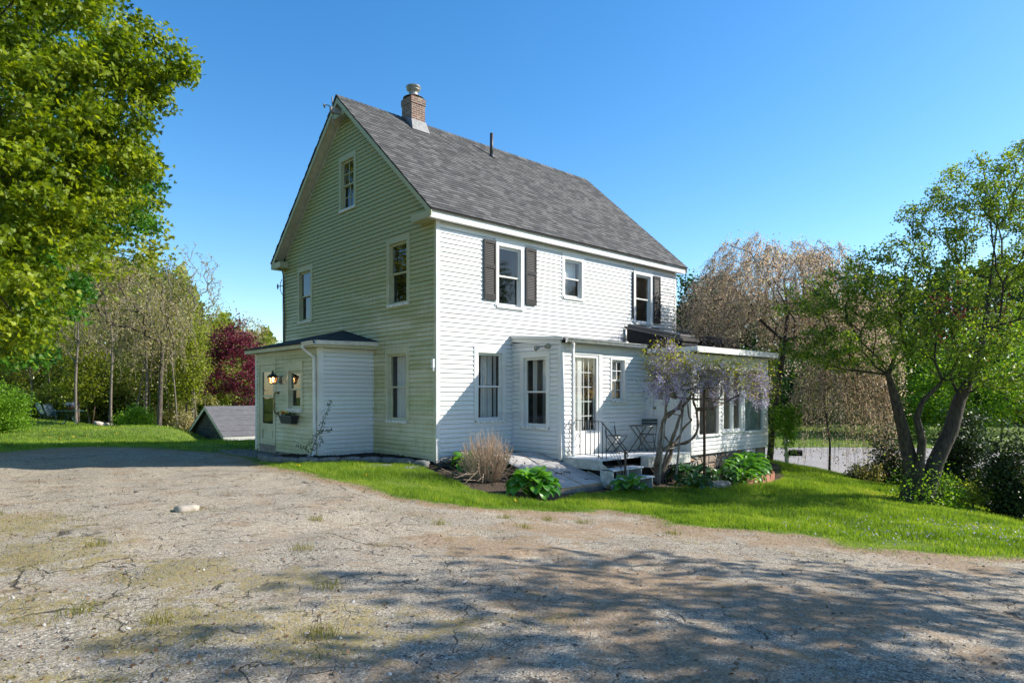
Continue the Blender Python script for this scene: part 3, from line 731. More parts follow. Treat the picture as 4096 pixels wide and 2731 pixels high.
def window(w, u0, u1, z0, z1, side=.10, head=.17, sill=.075, rail=.055, meet=None, grid=None, curtain=None, mat='trim', sillmat='worn', low='screen', top='glass', label=None, parent=None):
    """double hung window in casing u0..u1, z0..z1; returns the hole it needs"""
    parent = parent or house
    c = MB()
    w.box(c, u0, u0+side, z0+sill, z1-head, -.03, .028); w.box(c, u1-side, u1, z0+sill, z1-head, -.03, .028)
    w.box(c, u0, u1, z1-head, z1, -.03, .030)
    w.box(c, u0-.018, u0-.002, z0, z1+.012, 0, .034); w.box(c, u1+.002, u1+.018, z0, z1+.012, 0, .034); w.box(c, u0-.002, u1+.002, z1+.001, z1+.013, 0, .036)
    a, b, lo, hi = u0+side, u1-side, z0+sill, z1-head
    w.box(c, a-.002, a+.016, lo, hi, -.13, -.031); w.box(c, b-.016, b+.002, lo, hi, -.13, -.031); w.box(c, a+.017, b-.017, hi-.016, hi+.002, -.13, -.031)
    win = c.build('window', M[mat], parent, label=label)
    s = MB(); w.box(s, u0+.03, u1-.03, z0, z0+sill, -.13, .052); s.build('sill', M[sillmat], win, bevel=.005)
    mz = meet or (lo+hi)/2
    s = MB(); a += .018; b -= .018; hi -= .018
    for q0, q1, n0 in ((mz-.02, hi, -.065), (lo, mz+.02, -.105)):
        n1 = n0+.032
        w.box(s, a, a+rail*.75, q0, q1, n0, n1); w.box(s, b-rail*.75, b, q0, q1, n0, n1)
        w.box(s, a+rail*.75, b-rail*.75, q1-.045, q1, n0, n1); w.box(s, a+rail*.75, b-rail*.75, q0, q0+(rail*1.2 if q0 == lo else .04), n0, n1)
        if grid:
            nu, nz = grid; ga, gb = a+rail*.75, b-rail*.75
            for i in range(1, nu): x = ga+(gb-ga)*i/nu; w.box(s, x-.010, x+.010, q0+.04, q1-.045, n0+.004, n1-.006)
            for i in range(1, nz): x = q0+.04+(q1-q0-.085)*i/nz; w.box(s, ga, gb, x-.010, x+.010, n0+.005, n1-.007)
    s.build('sash', M[mat], win)
    for nm, q0, q1, n in ((top, mz, hi, -.055), (low, lo, mz, -.095)):
        g = MB(); g.poly(w.P(a+.005,q0,n), w.P(b-.005,q0,n), w.P(b-.005,q1,n), w.P(a+.005,q1,n)); g.build('pane', M[nm], win)
    if curtain:
        for (f0, f1, ca, cb) in curtain:
            g = MB(); m = 36; A, B = a+(b-a)*f0, a+(b-a)*f1; pr = None; rr = random.Random(int(f0*99)+int(u0*9)); ph = rr.random()*6
            for i in range(m+1):
                t = i/m; n = -.24+.022*math.sin(t*(cb or 26)+ph)+.01*math.sin(t*61); u = A+(B-A)*t
                tp, bt = w.P(u, hi+.02, n), w.P(u+ca*(math.sin(t*3)-.5)*.2, lo+.0, n+.006*math.sin(t*40))
                if pr: g.poly(pr[1], bt, tp, pr[0])
                pr = (tp, bt)
            g.build('curtain', M['curtain'], win, smooth=True)
    return (u0, u1, z0, z1)

WG = Wall((0,0,0), (0,1,0), (-1,0,0)); WS = Wall((0,0,0), (1,0,0), (0,-1,0))
RS = .903; EZ, EY = 6.07, -.26; RY = YL/2
def rz(y): return EZ+RS*(min(y, YL-y)-EY)
# gable wall
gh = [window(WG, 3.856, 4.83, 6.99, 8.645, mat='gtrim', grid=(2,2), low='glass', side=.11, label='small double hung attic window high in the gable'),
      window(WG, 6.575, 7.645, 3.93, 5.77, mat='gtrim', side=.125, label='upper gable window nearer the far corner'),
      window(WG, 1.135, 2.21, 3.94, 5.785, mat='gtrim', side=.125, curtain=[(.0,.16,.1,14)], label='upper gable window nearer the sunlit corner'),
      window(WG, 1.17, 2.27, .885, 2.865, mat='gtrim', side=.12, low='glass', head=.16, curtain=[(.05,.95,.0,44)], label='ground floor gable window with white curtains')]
gb = MB(); w0 = lambda z: (.09, YL-.09) if z < rz(0)-.35 else (max(.09, (z-EZ+.30)/RS+EY), min(YL-.09, YL-((z-EZ+.30)/RS+EY)))
siding(gb, WG.O, WG.U, WG.N, 0, 0, 0, 9.98, gh+[(2.93,7.08,0,2.9)], w0, seed=3)
gb.build('gable_wall', M['leafshade'], house, label='shaded gable wall of clapboards with green leaf shade tinted into the boards')
# long wall
CUR = [(.34,.62,.2,20),(.62,.82,.0,12),(.9,1.0,0,6)]
sh = [window(WS, 1.90, 2.93, 3.92, 5.745, side=.11, head=.18, label='upper window between two black shutters'),
      window(WS, 4.48, 5.425, 4.405, 5.766, side=.10, head=.19, label='short upper window without shutters', curtain=[(0,1,0,30)]),
      window(WS, 7.885, 8.92, 3.92, 5.735, side=.11, head=.18, label='upper window above the skylights'),
      window(WS, 1.185, 2.255, .90, 2.865, side=.12, head=.15, low='glass', curtain=CUR, label='ground floor window with half drawn white curtains beside the inner corner')]
sb = MB(); siding(sb, WS.O, WS.U, WS.N, .09, XL-.09, 0, ZW, sh+[(2.52,XL-.09,0,2.95)], seed=5)
sb.build('long_wall', M['siding'], house, label='sunlit long wall of white clapboards')
bk = MB(); bk.poly(V(XL,0,0), V(XL,YL,0), V(XL,YL,ZW), V(XL,RY,rz(RY)-.1), V(XL,0,ZW)); bk.poly(V(XL,YL,0), V(0,YL,0), V(0,YL,ZW), V(XL,YL,ZW))
bk.build('rear_wall', M['siding'], house)
fl = MB()
for z in (-.02, 3.15, 5.9): fl.box(.2, XL-.05, .2, YL-.05, z-.1, z)
fl.box(.15+2.8, 3.0, .2, YL-.1, 0, 5.8); fl.box(.2, XL-.1, 3.2, 3.25, 0, 5.8)
fl.build('inner_room', M['interior'], house)
fo = MB(); fo.box(.03, XL-.03, .03, YL-.03, -1.3, -.002); fo.build('foundation', M['fndn'], house)
# corner boards
cb = MB()
cb.box(-.024, .09, -.024, -.001, -.02, ZW); cb.box(XL-.09, XL+.024, -.024, -.001, -.02, ZW)
build_each(cb, 'corner_board', M['trim'], house)
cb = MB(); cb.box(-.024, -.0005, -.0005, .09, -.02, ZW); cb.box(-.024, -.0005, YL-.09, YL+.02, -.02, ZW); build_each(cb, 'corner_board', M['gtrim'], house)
# roof: two slopes laid course by course
OX0, OX1 = -.36, XL+.40
rf = MB(); slope = math.hypot(1, RS); SL = (RY-EY)*slope; ex = .1425; nrow = int(SL/ex)+1
nrm = Vector((0,-RS,1)).normalized()
for side in (0, 1):
    f = (lambda p: p) if side == 0 else (lambda p: V(p.x, YL-p.y, p.z))
    rr = random.Random(4+side)
    for i in range(nrow):
        s0, s1 = i*ex, min((i+1)*ex+.002, SL); o = .010+rr.uniform(0,.003)
        y0, y1 = EY+s0/slope, EY+s1/slope
        x0, x1 = OX0+rr.uniform(-.008,.008), OX1+rr.uniform(-.008,.008)
        P = lambda x, y, k: f(V(x, y, EZ+RS*(y-EY))+nrm*k)
        a,b,c,d = P(x0,y0,o), P(x1,y0,o), P(x1,y1,.001), P(x0,y1,.001)
        uv = [(x0,s0+side*.07),(x1,s0+side*.07),(x1,s0+side*.07+ex-.001),(x0,s0+side*.07+ex-.001)]
        a2, b2 = P(x0,y0,0), P(x1,y0,0)
        if side == 0: rf.poly(a,b,c,d, uv=uv); rf.poly(a2,b2,b,a)
        else: rf.poly(d,c,b,a, uv=uv[::-1]); rf.poly(a,b,b2,a2)
cp = MB()
for i in range(int((OX1-OX0)/.16)):
    x = OX0+i*.16
    for sg in (-1, 1):
        p = [V(x,RY+sg*.15,rz(RY)-.15*RS+.022), V(x+.17,RY+sg*.15,rz(RY)-.15*RS+.014), V(x+.17,RY,rz(RY)+.022), V(x,RY,rz(RY)+.032)]
        u = [(x,0.02),(x+.17,.02),(x+.17,.13),(x,.13)]
        rf.poly(*(p if sg < 0 else p[::-1]), uv=(u if sg < 0 else u[::-1]))
rf.build('roof', M['shingle'], house, label='charcoal shingle roof')
dk = MB()
for side in (0, 1):
    f = (lambda p: p) if side == 0 else (lambda p: V(p.x, YL-p.y, p.z))
    t = [f(V(OX0+.02,EY+.01,EZ+.008)), f(V(OX1-.02,EY+.01,EZ+.008)), f(V(OX1-.02,RY,rz(RY)-.003)), f(V(OX0+.02,RY,rz(RY)-.003))]
    bt = [p-Z*.045 for p in t]
    for q in (t, bt): dk.poly(*q)
    for i in range(4): dk.poly(t[i], t[(i+1)%4], bt[(i+1)%4], bt[i])
dk.build('roof_deck', M['slblack'], house)
# rakes: fascia board and sloping soffit on the near gable, plain board on the far one
rk = MB(); so = MB()
for side in (0, 1):
    f = (lambda p: p) if side == 0 else (lambda p: V(p.x, YL-p.y, p.z))
    for x in (-.335, XL+.355):
        A, B = f(V(x,EY+.02,EZ-.05)), f(V(x,RY,rz(RY)-.065))
        rk.obox(A, B-A, Z*-.15, V(.022,0,0))
    q = [V(-.31,EY+.25,rz(EY+.25)-.13), V(-.002,EY+.25,rz(EY+.25)-.13), V(-.002,RY,rz(RY)-.14), V(-.31,RY,rz(RY)-.14)]
    so.poly(*[f(p) for p in q]); so.poly(*[f(p+Z*.012) for p in q][::-1])
    A, B = f(V(-.03,EY+.5,rz(EY+.5)-.16)), f(V(-.03,RY,rz(RY)-.165)); so.obox(A, B-A, Z*-.15, V(.026,0,0))
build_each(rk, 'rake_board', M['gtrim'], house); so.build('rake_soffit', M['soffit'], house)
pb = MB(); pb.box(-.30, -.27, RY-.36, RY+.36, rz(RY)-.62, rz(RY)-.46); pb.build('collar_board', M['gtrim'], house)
# eaves
ev = MB(); ev.box(-.33, XL+.35, -.206, -.186, 5.862, 6.045); ev.box(-.33, XL+.35, YL+.186, YL+.206, 5.862, 6.045); build_each(ev, 'eave_fascia', M['trim'], house)
es = MB(); es.box(-.31, XL+.33, -.185, -.026, 5.872, 5.884); es.box(-.31, XL+.33, YL+.026, YL+.185, 5.872, 5.884)
build_each(es, 'eave_soffit', M['trim'], house)
er = MB()
er.box(-.329, -.026, -.184, .62, 5.886, 6.04); er.box(-.329, -.026, YL-.46, YL+.184, 5.886, 6.05); er.box(-.34, -.02, YL-.48, YL+.21, 6.052, 6.07)
er.box(-.329, -.026, -.024, .62, 5.868, 5.884); er.box(-.329,-.026, YL-.46, YL-.03, 5.868, 5.884)
build_each(er, 'eave_return', M['gtrim'], house)
# shutters
def shutter(label, O, U, Nn, w, h):
    O, U, Nn = Vector(O), Vector(U), Vector(Nn); W = Wall(O, U, Nn); f = MB(); t0, t1 = .01, .042
    W.box(f, 0, .055, 0, h, t0, t1); W.box(f, w-.055, w, 0, h, t0, t1)
    mid = h*.56
    for a, b in ((0,.16),(mid-.05,mid+.05),(h-.09,h)): W.box(f, .055, w-.055, a, b, t0, t1)
    W.box(f, .055, w-.055, .16, mid-.05, t0, t0+.006); W.box(f, .055, w-.055, mid+.05, h-.09, t0, t0+.006)
    o = f.build('shutter', M['shutter'], house, label=label); l = MB()
    for a, b in ((.165, mid-.055), (mid+.055, h-.095)):
        n = int((b-a)/.043)
        for i in range(n):
            z = a+(b-a)*i/n
            l.poly(W.P(.056,z,t0+.026), W.P(w-.056,z,t0+.026), W.P(w-.056,z+.036,t0+.009), W.P(.056,z+.036,t0+.009))
            l.poly(W.P(.056,z,t0+.026), W.P(w-.056,z,t0+.026), W.P(w-.056,z+.004,t0+.010), W.P(.056,z+.004,t0+.010))
    l.build('louvre', M['shutter'], o)
shutter('black louvred shutter left of the first upper window', (1.475,-.02,4.095), (1,0,0), (0,-1,0), .415, 1.56)
shutter('black louvred shutter right of the first upper window', (2.975,-.02,4.10), (1,0,0), (0,-1,0), .415, 1.56)
shutter('black louvred shutter right of the far upper window', (8.955,-.02,4.03), (1,0,0), (0,-1,0), .385, 1.58)
d = V(-.78,-.52,0).normalized()
k = MB(); k.box(7.80,7.835,-.065,-.022,4.09,5.60); k.build('shutter_batten', M['shutter'], house)
# chimney
ch = MB()
def uvbox(mb, x0,x1,y0,y1,z0,z1):
    for p in ([(x0,y0),(x1,y0)],[(x1,y0),(x1,y1)],[(x1,y1),(x0,y1)],[(x0,y1),(x0,y0)]):
        (a,b),(c,d_) = p; L = math.hypot(c-a,d_-b)
        mb.poly(V(a,b,z0),V(c,d_,z0),V(c,d_,z1),V(a,b,z1), uv=[(a+b,z0),(a+b+L,z0),(a+b+L,z1),(a+b,z1)])
    mb.poly(V(x0,y0,z1),V(x1,y0,z1),V(x1,y1,z1),V(x0,y1,z1), uv=[(0,0)]*4)
    mb.poly(V(x0,y0,z0),V(x0,y1,z0),V(x1,y1,z0),V(x1,y0,z0), uv=[(0,0)]*4)
uvbox(ch, 1.94, 2.44, 3.93, 4.47, 9.4, 10.62); uvbox(ch, 1.92, 2.46, 3.91, 4.49, 10.622, 10.83)
cho = ch.build('chimney', M['brick'], house, label='weathered brick chimney with a metal cap')
fs = MB(); fs.poly(V(1.88,3.78,rz(3.78)+.03), V(2.52,3.78,rz(3.78)+.03), V(2.47,3.92,10.12), V(1.93,3.92,10.12))
fs.poly(V(1.88,3.78,rz(3.78)+.03), V(1.93,3.92,10.12), V(1.93,4.2,10.26), V(1.93,4.2,10.1)); fs.poly(V(2.52,3.78,rz(3.78)+.03), V(2.47,4.2,10.1), V(2.47,3.92,10.12)); fs.build('flashing', M['flash'], cho)
fc_ = MB(); fc_.lathe((2.19,4.2,10.83), [(.0,0),(.17,0),(.17,.12),(0,.12)], 14); fc_.build('clay_flue', M['clay'], cho, True)
kp = MB(); kp.lathe((2.19,4.2,10.88), [(.30,.0),(.33,-.01),(.30,.012),(.17,.08),(.14,.10),(.14,.22),(.21,.25),(.215,.27),(.16,.30),(.16,.31),(.24,.345),(.22,.375),(.0,.39)], 18); kp.build('flue_cap', M['steel'], cho, True)
vp = MB(); vp.tube([(4.98,3.68,9.5),(4.98,3.68,10.40)], .058, 12); vp.lathe((4.98,3.68,9.58), [(.12,0),(.10,.06),(.065,.12)], 12); vp.build('vent_pipe', M['blackpipe'], house, True)
# antenna mast at the peak
am = MB(); am.tube([(-.5,4.35,10.16),(-.5,4.27,9.2)], .02, 8); am.tube([(-.47,4.33,9.82),(-.52,4.55,9.98),(-.52,4.76,10.05)], .016, 6); am.tube([(-.55,4.76,10.08),(-.5,4.79,9.99)], .03, 8)
ao = am.build('antenna_mast', M['steel'], house, True)
ab = MB(); ab.box(-.62, -.27, 4.19, 4.25, 9.66, 9.80); ab.box(-.60, -.27, 4.26, 4.31, 9.68, 9.83); ab.build('mast_bracket', M['oldwood'], ao)
# service cables and insulator on the far corner of the gable
sc_ = MB()
sc_.tube([(-.30,8.55,5.85),(-.12,8.62,5.83),(-.07,8.62,5.6),(-.05,8.66,4.9),(-.05,8.58,4.2),(-.05,8.62,3.3),(-.05,8.60,2.95)], .018, 6)
sc_.tube([(-.06,8.68,5.5),(-.06,8.70,4.6),(-.05,8.68,3.8),(-.05,8.66,2.95)], .012, 6)
sc_.tube([(-.07,8.55,5.45),(-.16,8.44,5.3),(-.16,8.46,5.0),(-.07,8.56,4.9)], .008, 5)
so_ = sc_.build('service_cable', M['iron'], house, True)
si = MB(); si.tube([(-.03,8.72,5.33),(-.10,9.02,5.33)], .014, 6); si.tube([(-.06,8.78,5.55),(-.08,8.86,5.4),(-.08,8.86,5.2),(-.05,8.76,5.02)], .012, 6); si.lathe((-.10,9.02,5.24), [(.0,0),(.03,.01),(.02,.05),(.04,.09),(.02,.12),(.03,.16),(0,.18)], 8); si.build('insulator', M['blackpipe'], so_, True)
jb = MB(); jb.box(-.11, -.026, .0, .075, 2.28, 2.50); jb.box(-.09,-.03,.01,.06,2.2,2.279); jb.build('outlet_box', M['plastic_white'], house, bevel=.008)

# ------------------------------------------------ entry porch on the gable side
PX0, PY0, PY1, PZ = -1.603, 2.93, 7.08, 2.86
WPf = Wall((PX0,0,0), (0,1,0), (-1,0,0)); WPs = Wall((0,PY0,0), (-1,0,0), (0,-1,0))
ph = [window(WPf, 3.845, 4.88, 1.145, 2.535, side=.13, head=.25, sill=.11, meet=1.775, mat='gtrim', label='small porch window above the flower box', curtain=[(.05,.3,0,9)])]
DR = (5.60, 6.86, -.06, 2.75)
pw = MB(); siding(pw, WPf.O, WPf.U, WPf.N, PY0+.09, PY1-.09, 0, PZ, ph+[DR], seed=8)
pw.build('porch_front', M['leafshade'], house); pw = MB()
siding(pw, WPs.O, WPs.U, WPs.N, .03, -PX0-.09, 0, PZ, seed=9); pw.build('porch_side', M['siding'], house)
pw = MB(); pw.poly(V(PX0,PY1,0),V(0,PY1,0),V(0,PY1,PZ),V(PX0,PY1,PZ)); pw.poly(V(PX0+.05,PY0+.05,PZ-.01),V(0,PY0+.05,PZ-.01),V(0,PY1,PZ-.01),V(PX0+.05,PY1,PZ-.01)); pw.poly(V(-.3,PY0+.1,0),V(-.3,PY1,0),V(-.3,PY1,PZ),V(-.3,PY0+.1,PZ)); pw.poly(V(PX0+.1,PY0+.1,.02),V(0,PY0+.1,.02),V(0,PY1,.02),V(PX0+.1,PY1,.02)); pw.build('porch_inner', M['interior'], house)
pf = MB(); pf.box(PX0+.03, 0, PY0+.03, PY1-.03, -.6, -.002); pf.build('porch_foundation', M['fndn'], house)
pc = MB(); pc.box(PX0-.024, PX0-.001, PY0-.024, PY0+.09, -.03, PZ); pc.box(PX0-.0005, PX0+.12, PY0-.024, PY0-.001, -.03, PZ); pc.box(-.03,-.001,PY0-.035,PY0-.02,0,PZ)
pc.box(PX0-.024, PX0+.0, PY1-.09, PY1+.02, -.05, PZ); build_each(pc, 'porch_corner', M['trim'], house)
# frieze, soffit, fascia, hip roof
e0, e1, exx = PY0-.24, PY1+.26, PX0-.26; ezp = 2.985
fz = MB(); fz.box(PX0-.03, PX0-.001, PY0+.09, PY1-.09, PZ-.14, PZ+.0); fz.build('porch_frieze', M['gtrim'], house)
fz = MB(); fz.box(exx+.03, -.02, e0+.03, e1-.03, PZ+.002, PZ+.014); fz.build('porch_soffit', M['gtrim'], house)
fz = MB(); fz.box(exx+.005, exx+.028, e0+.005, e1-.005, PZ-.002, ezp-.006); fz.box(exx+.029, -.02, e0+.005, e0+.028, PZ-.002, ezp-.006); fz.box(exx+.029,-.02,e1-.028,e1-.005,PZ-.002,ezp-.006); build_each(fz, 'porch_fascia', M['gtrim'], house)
pr = MB(); pk = V(-.02,4.6,3.52); A_, B_, C_, D_ = V(exx-.03,e0-.03,ezp), V(exx-.03,e1+.03,ezp), V(-.02,e1+.03,ezp+.04), V(-.02,e0-.03,ezp+.10)
for tri in ((A_,pk,B_),(A_,D_,pk),(B_,pk,C_)):
    tri = list(tri); n = (tri[1]-tri[0]).cross(tri[2]-tri[0])
    if n.z < 0: tri = [tri[0],tri[2],tri[1]]
    pr.poly(*tri, uv=[(p.y,p.x+p.z) for p in tri])
pr.poly(A_-Z*.028,B_-Z*.028,C_-Z*.028,D_-Z*.028)
for a_, b_ in ((A_,B_),(D_,A_),(B_,C_)): pr.poly(a_,b_,b_-Z*.028,a_-Z*.028, uv=[(0,0)]*4)
pr.build('porch_roof', M['dkshingle'], house, label='low dark hip roof over the side porch')
def gutter(mb, p, q, out, s=.105):
    p, q, out = Vector(p), Vector(q), Vector(out)
    prof = [(0,0),(0,-s),(s*.55,-s),(s*.72,-s*.72),(s*.78,-s*.4),(s,-s*.12),(s,0),(s*.93,0),(s*.9,-s*.1),(s*.62,-s*.88),(s*.06,-s*.9),(s*.06,0)]
    a = [p+out*x+Z*z for x, z in prof]; b = [q+out*x+Z*z for x, z in prof]; n = len(prof)
    mb.add(a+b, [[i,(i+1)%n,n+(i+1)%n,n+i] for i in range(n)]+[list(range(n))[::-1],[n+i for i in range(n)]])
gt = MB(); gutter(gt, (exx+.0,e0+.004,ezp+.03), (.02,e0+.004,ezp+.07), (0,-1,0)); gutter(gt, (exx+.004,e0+.55,ezp+.0), (exx+.004,e0-.1,ezp+.02), (-1,0,0), .10)
gt.build('porch_gutter', M['gutter'], house)
dn = MB(); dn.bar((exx-.05,3.22,2.92),(exx-.05,3.20,2.82),.075,.06); dn.bar((exx-.05,3.20,2.82),(PX0-.075,3.07,2.60),.075,.06); dn.bar((PX0-.075,3.07,2.61),(PX0-.075,3.04,.10),.075,.06); dn.bar((PX0-.075,3.04,.11),(PX0-.30,3.02,-.0),.075,.06)
dn.build('porch_downspout', M['gutter'], house, bevel=.01)
# storm door
sd = MB(); WPf.box(sd, 5.60, 5.615, -.06, 2.75, -.05, .03); WPf.box(sd, 6.76, 6.86, -.06, 2.75, -.05, .028); WPf.box(sd, 5.615, 6.76, 2.50, 2.75, -.05, .030); WPf.box(sd, 5.63, 6.75, 2.505, 2.53, .031, .05); build_each(sd, 'door_casing', M['gtrim'], house)
dr = MB(); 
for a in ((5.625,5.805,.155,2.495),(6.575,6.75,.155,2.495),(5.805,6.575,2.30,2.495),(5.805,6.575,1.555,1.605),(5.805,6.575,.155,.33),(5.805,6.575,.60,.775)): WPf.box(dr, *a, -.04, .012)
WPf.box(dr, 5.805, 6.575, .33, .60, -.04, -.012); WPf.box(dr, 5.87, 6.51, .37, .56, -.012, .004)
dro = dr.build('storm_door', M['gtrim'], house, label='half glazed storm door beside the lantern')
for z0_, z1_, mm in ((1.605,2.30,'glass'),(.775,1.555,'screen')):
    g = MB(); g.poly(*[WPf.P(u,z,-.015) for u,z in ((5.805,z0_),(6.575,z0_),(6.575,z1_),(5.805,z1_))]); g.build('pane', M[mm], dro)
hd = MB(); hd.box(PX0-.05, PX0-.013, 5.66, 5.69, 1.27, 1.42); hd.build('handle', M['iron'], dro, bevel=.006)
st_ = MB(); st_.box(PX0-.02, PX0+.2, 5.62, 6.76, -.06, .15); st_.box(PX0-.05,PX0-.02,5.62,6.76,.10,.15); st_.build('door_step', M['oldwood'], house)
gb_ = MB(); gb_.tube([(PX0-.02,5.42,1.66),(PX0-.10,5.42,1.70),(PX0-.14,5.44,1.60),(PX0-.14,5.43,1.2),(PX0-.10,5.42,1.09),(PX0-.03,5.42,1.07)], .022, 8); gb_.lathe((PX0-.012,5.42,1.68),[(0,0),(.06,0),(.05,-.02),(0,-.03)],10,(1,0,0)); gb_.lathe((PX0-.012,5.42,1.08),[(0,0),(.06,0),(.05,-.02),(0,-.03)],10,(1,0,0)); gb_.build('grab_bar', M['brassy'], house, True)
# lantern
lx, ly = PX0-.25, 5.26
ln = MB(); ln.box(PX0-.045, PX0-.015, ly-.05, ly+.05, 1.93, 2.15); ln.tube([(PX0-.03,ly,2.02),(PX0-.12,ly,1.97),(lx,ly,1.935)], .012, 6)
ln.lathe((lx,ly,1.93), [(.0,0),(.085,0),(.085,.014),(.0,.014)], 8); ln.lathe((lx,ly,2.13), [(.16,-.005),(.165,.008),(.12,.05),(.05,.085),(.035,.10),(.035,.13),(.045,.135),(.02,.155),(.012,.165),(.015,.18),(0,.195)], 8)
for k in range(4):
    a = math.pi/4+k*math.pi/2; ln.bar((lx+.082*math.cos(a),ly+.082*math.sin(a),1.944), (lx+.145*math.cos(a),ly+.145*math.sin(a),2.13), .012)
lno = ln.build('wall_lantern', M['iron'], house, label='black carriage lantern with a lit bulb')
lg = MB(); P4 = lambda r_, z_: [V(lx+r_*math.cos(math.pi/4+k*math.pi/2), ly+r_*math.sin(math.pi/4+k*math.pi/2), z_) for k in range(4)]
a, b = P4(.078,1.95), P4(.14,2.128)
for k in range(4): lg.poly(a[k],a[(k+1)%4],b[(k+1)%4],b[k])
lg.build('lantern_glass', M['lampglass'], lno)
bl = MB(); bl.lathe((lx,ly,1.985), [(0,0),(.02,.005),(.032,.04),(.022,.075),(0,.085)], 10); bl.build('bulb', M['bulb'], lno, True)
L = bpy.data.lights.new('lantern_light', 'POINT'); L.energy = 1.2; L.color = (1,.62,.3); L.shadow_soft_size = .03
lo_ = bpy.data.objects.new('lantern_light', L); COL.objects.link(lo_); lo_.location = (lx, ly, 2.09)

# ------------------------------------------------ one storey wing along the long wall
BX0, BX1, BY = 2.52, 6.03, -1.785
WBs = Wall((BX0,0,0), (0,-1,0), (-1,0,0)); WBf = Wall((0,BY,0), (1,0,0), (0,-1,0))
wz_ = lambda y: 2.92+.08*(y+3.5)
bh = [window(WBs, .335, 1.40, .735, 2.705, side=.12, head=.11, sill=.08, mat='trim', low='screen', curtain=[(.08,1.0,0,40)], label='wing window in the shade behind the dry stems')]
bw = MB(); siding(bw, WBs.O, WBs.U, WBs.N, .03, -BY-.09, .03, 3.0, bh, lambda z: (.03, min(-BY-.09, max(.04,(3.18-z)*14))), seed=12)
bw.build('wing_side', M['siding'], house)
DB = (2.895, 4.10, .10, 2.715); WB = (4.46, 5.115, 1.41, 2.635)
bf = MB(); siding(bf, WBf.O, WBf.U, WBf.N, BX0+.09, BX1, .10, 2.90, [DB, WB], seed=13); bf.build('wing_front', M['siding'], house)
window(WBf, *WB, side=.05, head=.06, sill=.06, rail=.05, grid=(2,2), low='glass', label='small paned wing window beside the glazed door', curtain=[(.0,.5,.2,14),(.5,1,.1,12)])
wr = MB(); wr.box(BX0+.1, BX1, BY+.9, BY+.95, 0, 2.9); wr.poly(V(BX0+.1,BY+.05,.06),V(BX1,BY+.05,.06),V(BX1,-.02,.06),V(BX0+.1,-.02,.06)); wr.box(3.4,3.45,BY+.2,-.05,0,2.9); wr.build('wing_inner', M['interior'], house)
bc = MB(); bc.box(BX0-.024, BX0-.001, BY-.024, BY+.09, .0, 2.93); bc.box(BX0-.0005, BX0+.09, BY-.024, BY-.001, .0, 2.93); bc.box(BX0-.04,BX0-.022,-.05,-.032,.2,3.16); build_each(bc, 'wing_corner', M['trim'], house)
bfz = MB(); bfz.box(BX0+.10, BX1-.02, BY-.03, BY-.001, 2.78, 2.93); bfz.obox((BX0-.05,.0,3.04),(0,BY-.02,-.155),(.048,0,0),(0,0,.17)); build_each(bfz, 'wing_frieze', M['trim'], house)
fb = MB(); fb.box(BX0+.03, BX1, BY+.03, -.03, -1.0, .10); fb.build('wing_foundation', M['fndn'], house)
# flat roof over wing and sunroom
SY = -3.28; SX1 = XL+.06
ro = MB()
def slab(mb, x0, x1, y0, y1, t=.05):
    p = [V(x0,y0,wz_(y0)), V(x1,y0,wz_(y0)), V(x1,y1,wz_(y1)), V(x0,y1,wz_(y1))]; q_ = [a-Z*t for a in p]
    mb.poly(*p); mb.poly(*q_[::-1])
    for i in range(4): mb.poly(p[i],q_[i],q_[(i+1)%4],p[(i+1)%4])
slab(ro, BX0-.08, 5.86, BY-.16, -.02); slab(ro, 5.862, SX1+.15, SY-.27, -.02); ro.build('wing_roof', M['slblack'], house, label='low flat roof of the side wing')
dp = MB(); dp.obox((BX0-.10,-.03,wz_(0)-.06),(0,BY-.14+.03,-.152),(.018,0,0),(0,0,.075)); dp.box(5.87, SX1+.17, SY-.30, SY-.272, wz_(SY-.27)-.15, wz_(SY-.27)+.006); dp.box(5.842,5.86,SY-.28,BY-.2,wz_(SY)-.15,wz_(SY)-.02); dp.box(SX1+.152,SX1+.17,SY-.27,-.03,wz_(SY)-.19,wz_(SY)-.06)
build_each(dp, 'wing_fascia', M['trim'], house)
gu = MB(); gutter(gu, (BX0-.02,BY-.165,wz_(BY)-.02), (5.83,BY-.165,wz_(BY)-.03), (0,-1,0), .11); gu.build('wing_gutter', M['gutterm'], house)
de = MB(); de.bar((2.73,BY-.22,2.92),(2.73,BY-.21,2.80),.075,.06); de.bar((2.73,BY-.21,2.82),(2.80,BY-.16,.02),.075,.06,up=(0,1,0)); de.bar((2.80,BY-.16,.03),(2.77,BY-.30,-.14),.075,.06); de.bar((2.77,BY-.29,-.13),(2.68,-3.42,-.50),.085,.065); de.build('wing_downspout', M['gutter'], house, bevel=.01)
# glazed door with a storm frame
dcas = MB(); WBf.box(dcas, 2.895, 2.925, .10, 2.715, -.03, .03); WBf.box(dcas, 3.965, 4.10, .10, 2.715, -.03, .03); WBf.box(dcas, 2.925, 3.965, 2.665, 2.715, -.03, .03); build_each(dcas, 'door_casing', M['trim'], house)
sdr = MB()
for a in ((2.93,3.005,.19,2.66),(3.87,3.96,.19,2.66),(3.005,3.87,2.59,2.66),(3.005,3.87,.19,.70)): WBf.box(sdr, *a, -.03, .014)
WBf.box(sdr, 2.93, 3.96, .10, .185, -.05, .02)
sdo = sdr.build('storm_door', M['trim'], house, label='white storm door over a many paned inner door')
g = MB(); g.poly(*[WBf.P(u,z,-.01) for u,z in ((3.005,.70),(3.87,.70),(3.87,2.59),(3.005,2.59))]); g.build('pane', M['glass'], sdo)
hb = MB(); WBf.box(hb, 2.94, 2.975, 1.28, 1.52, .015, .05); hb.build('handle', M['iron'], sdo, bevel=.008)
ind = MB()
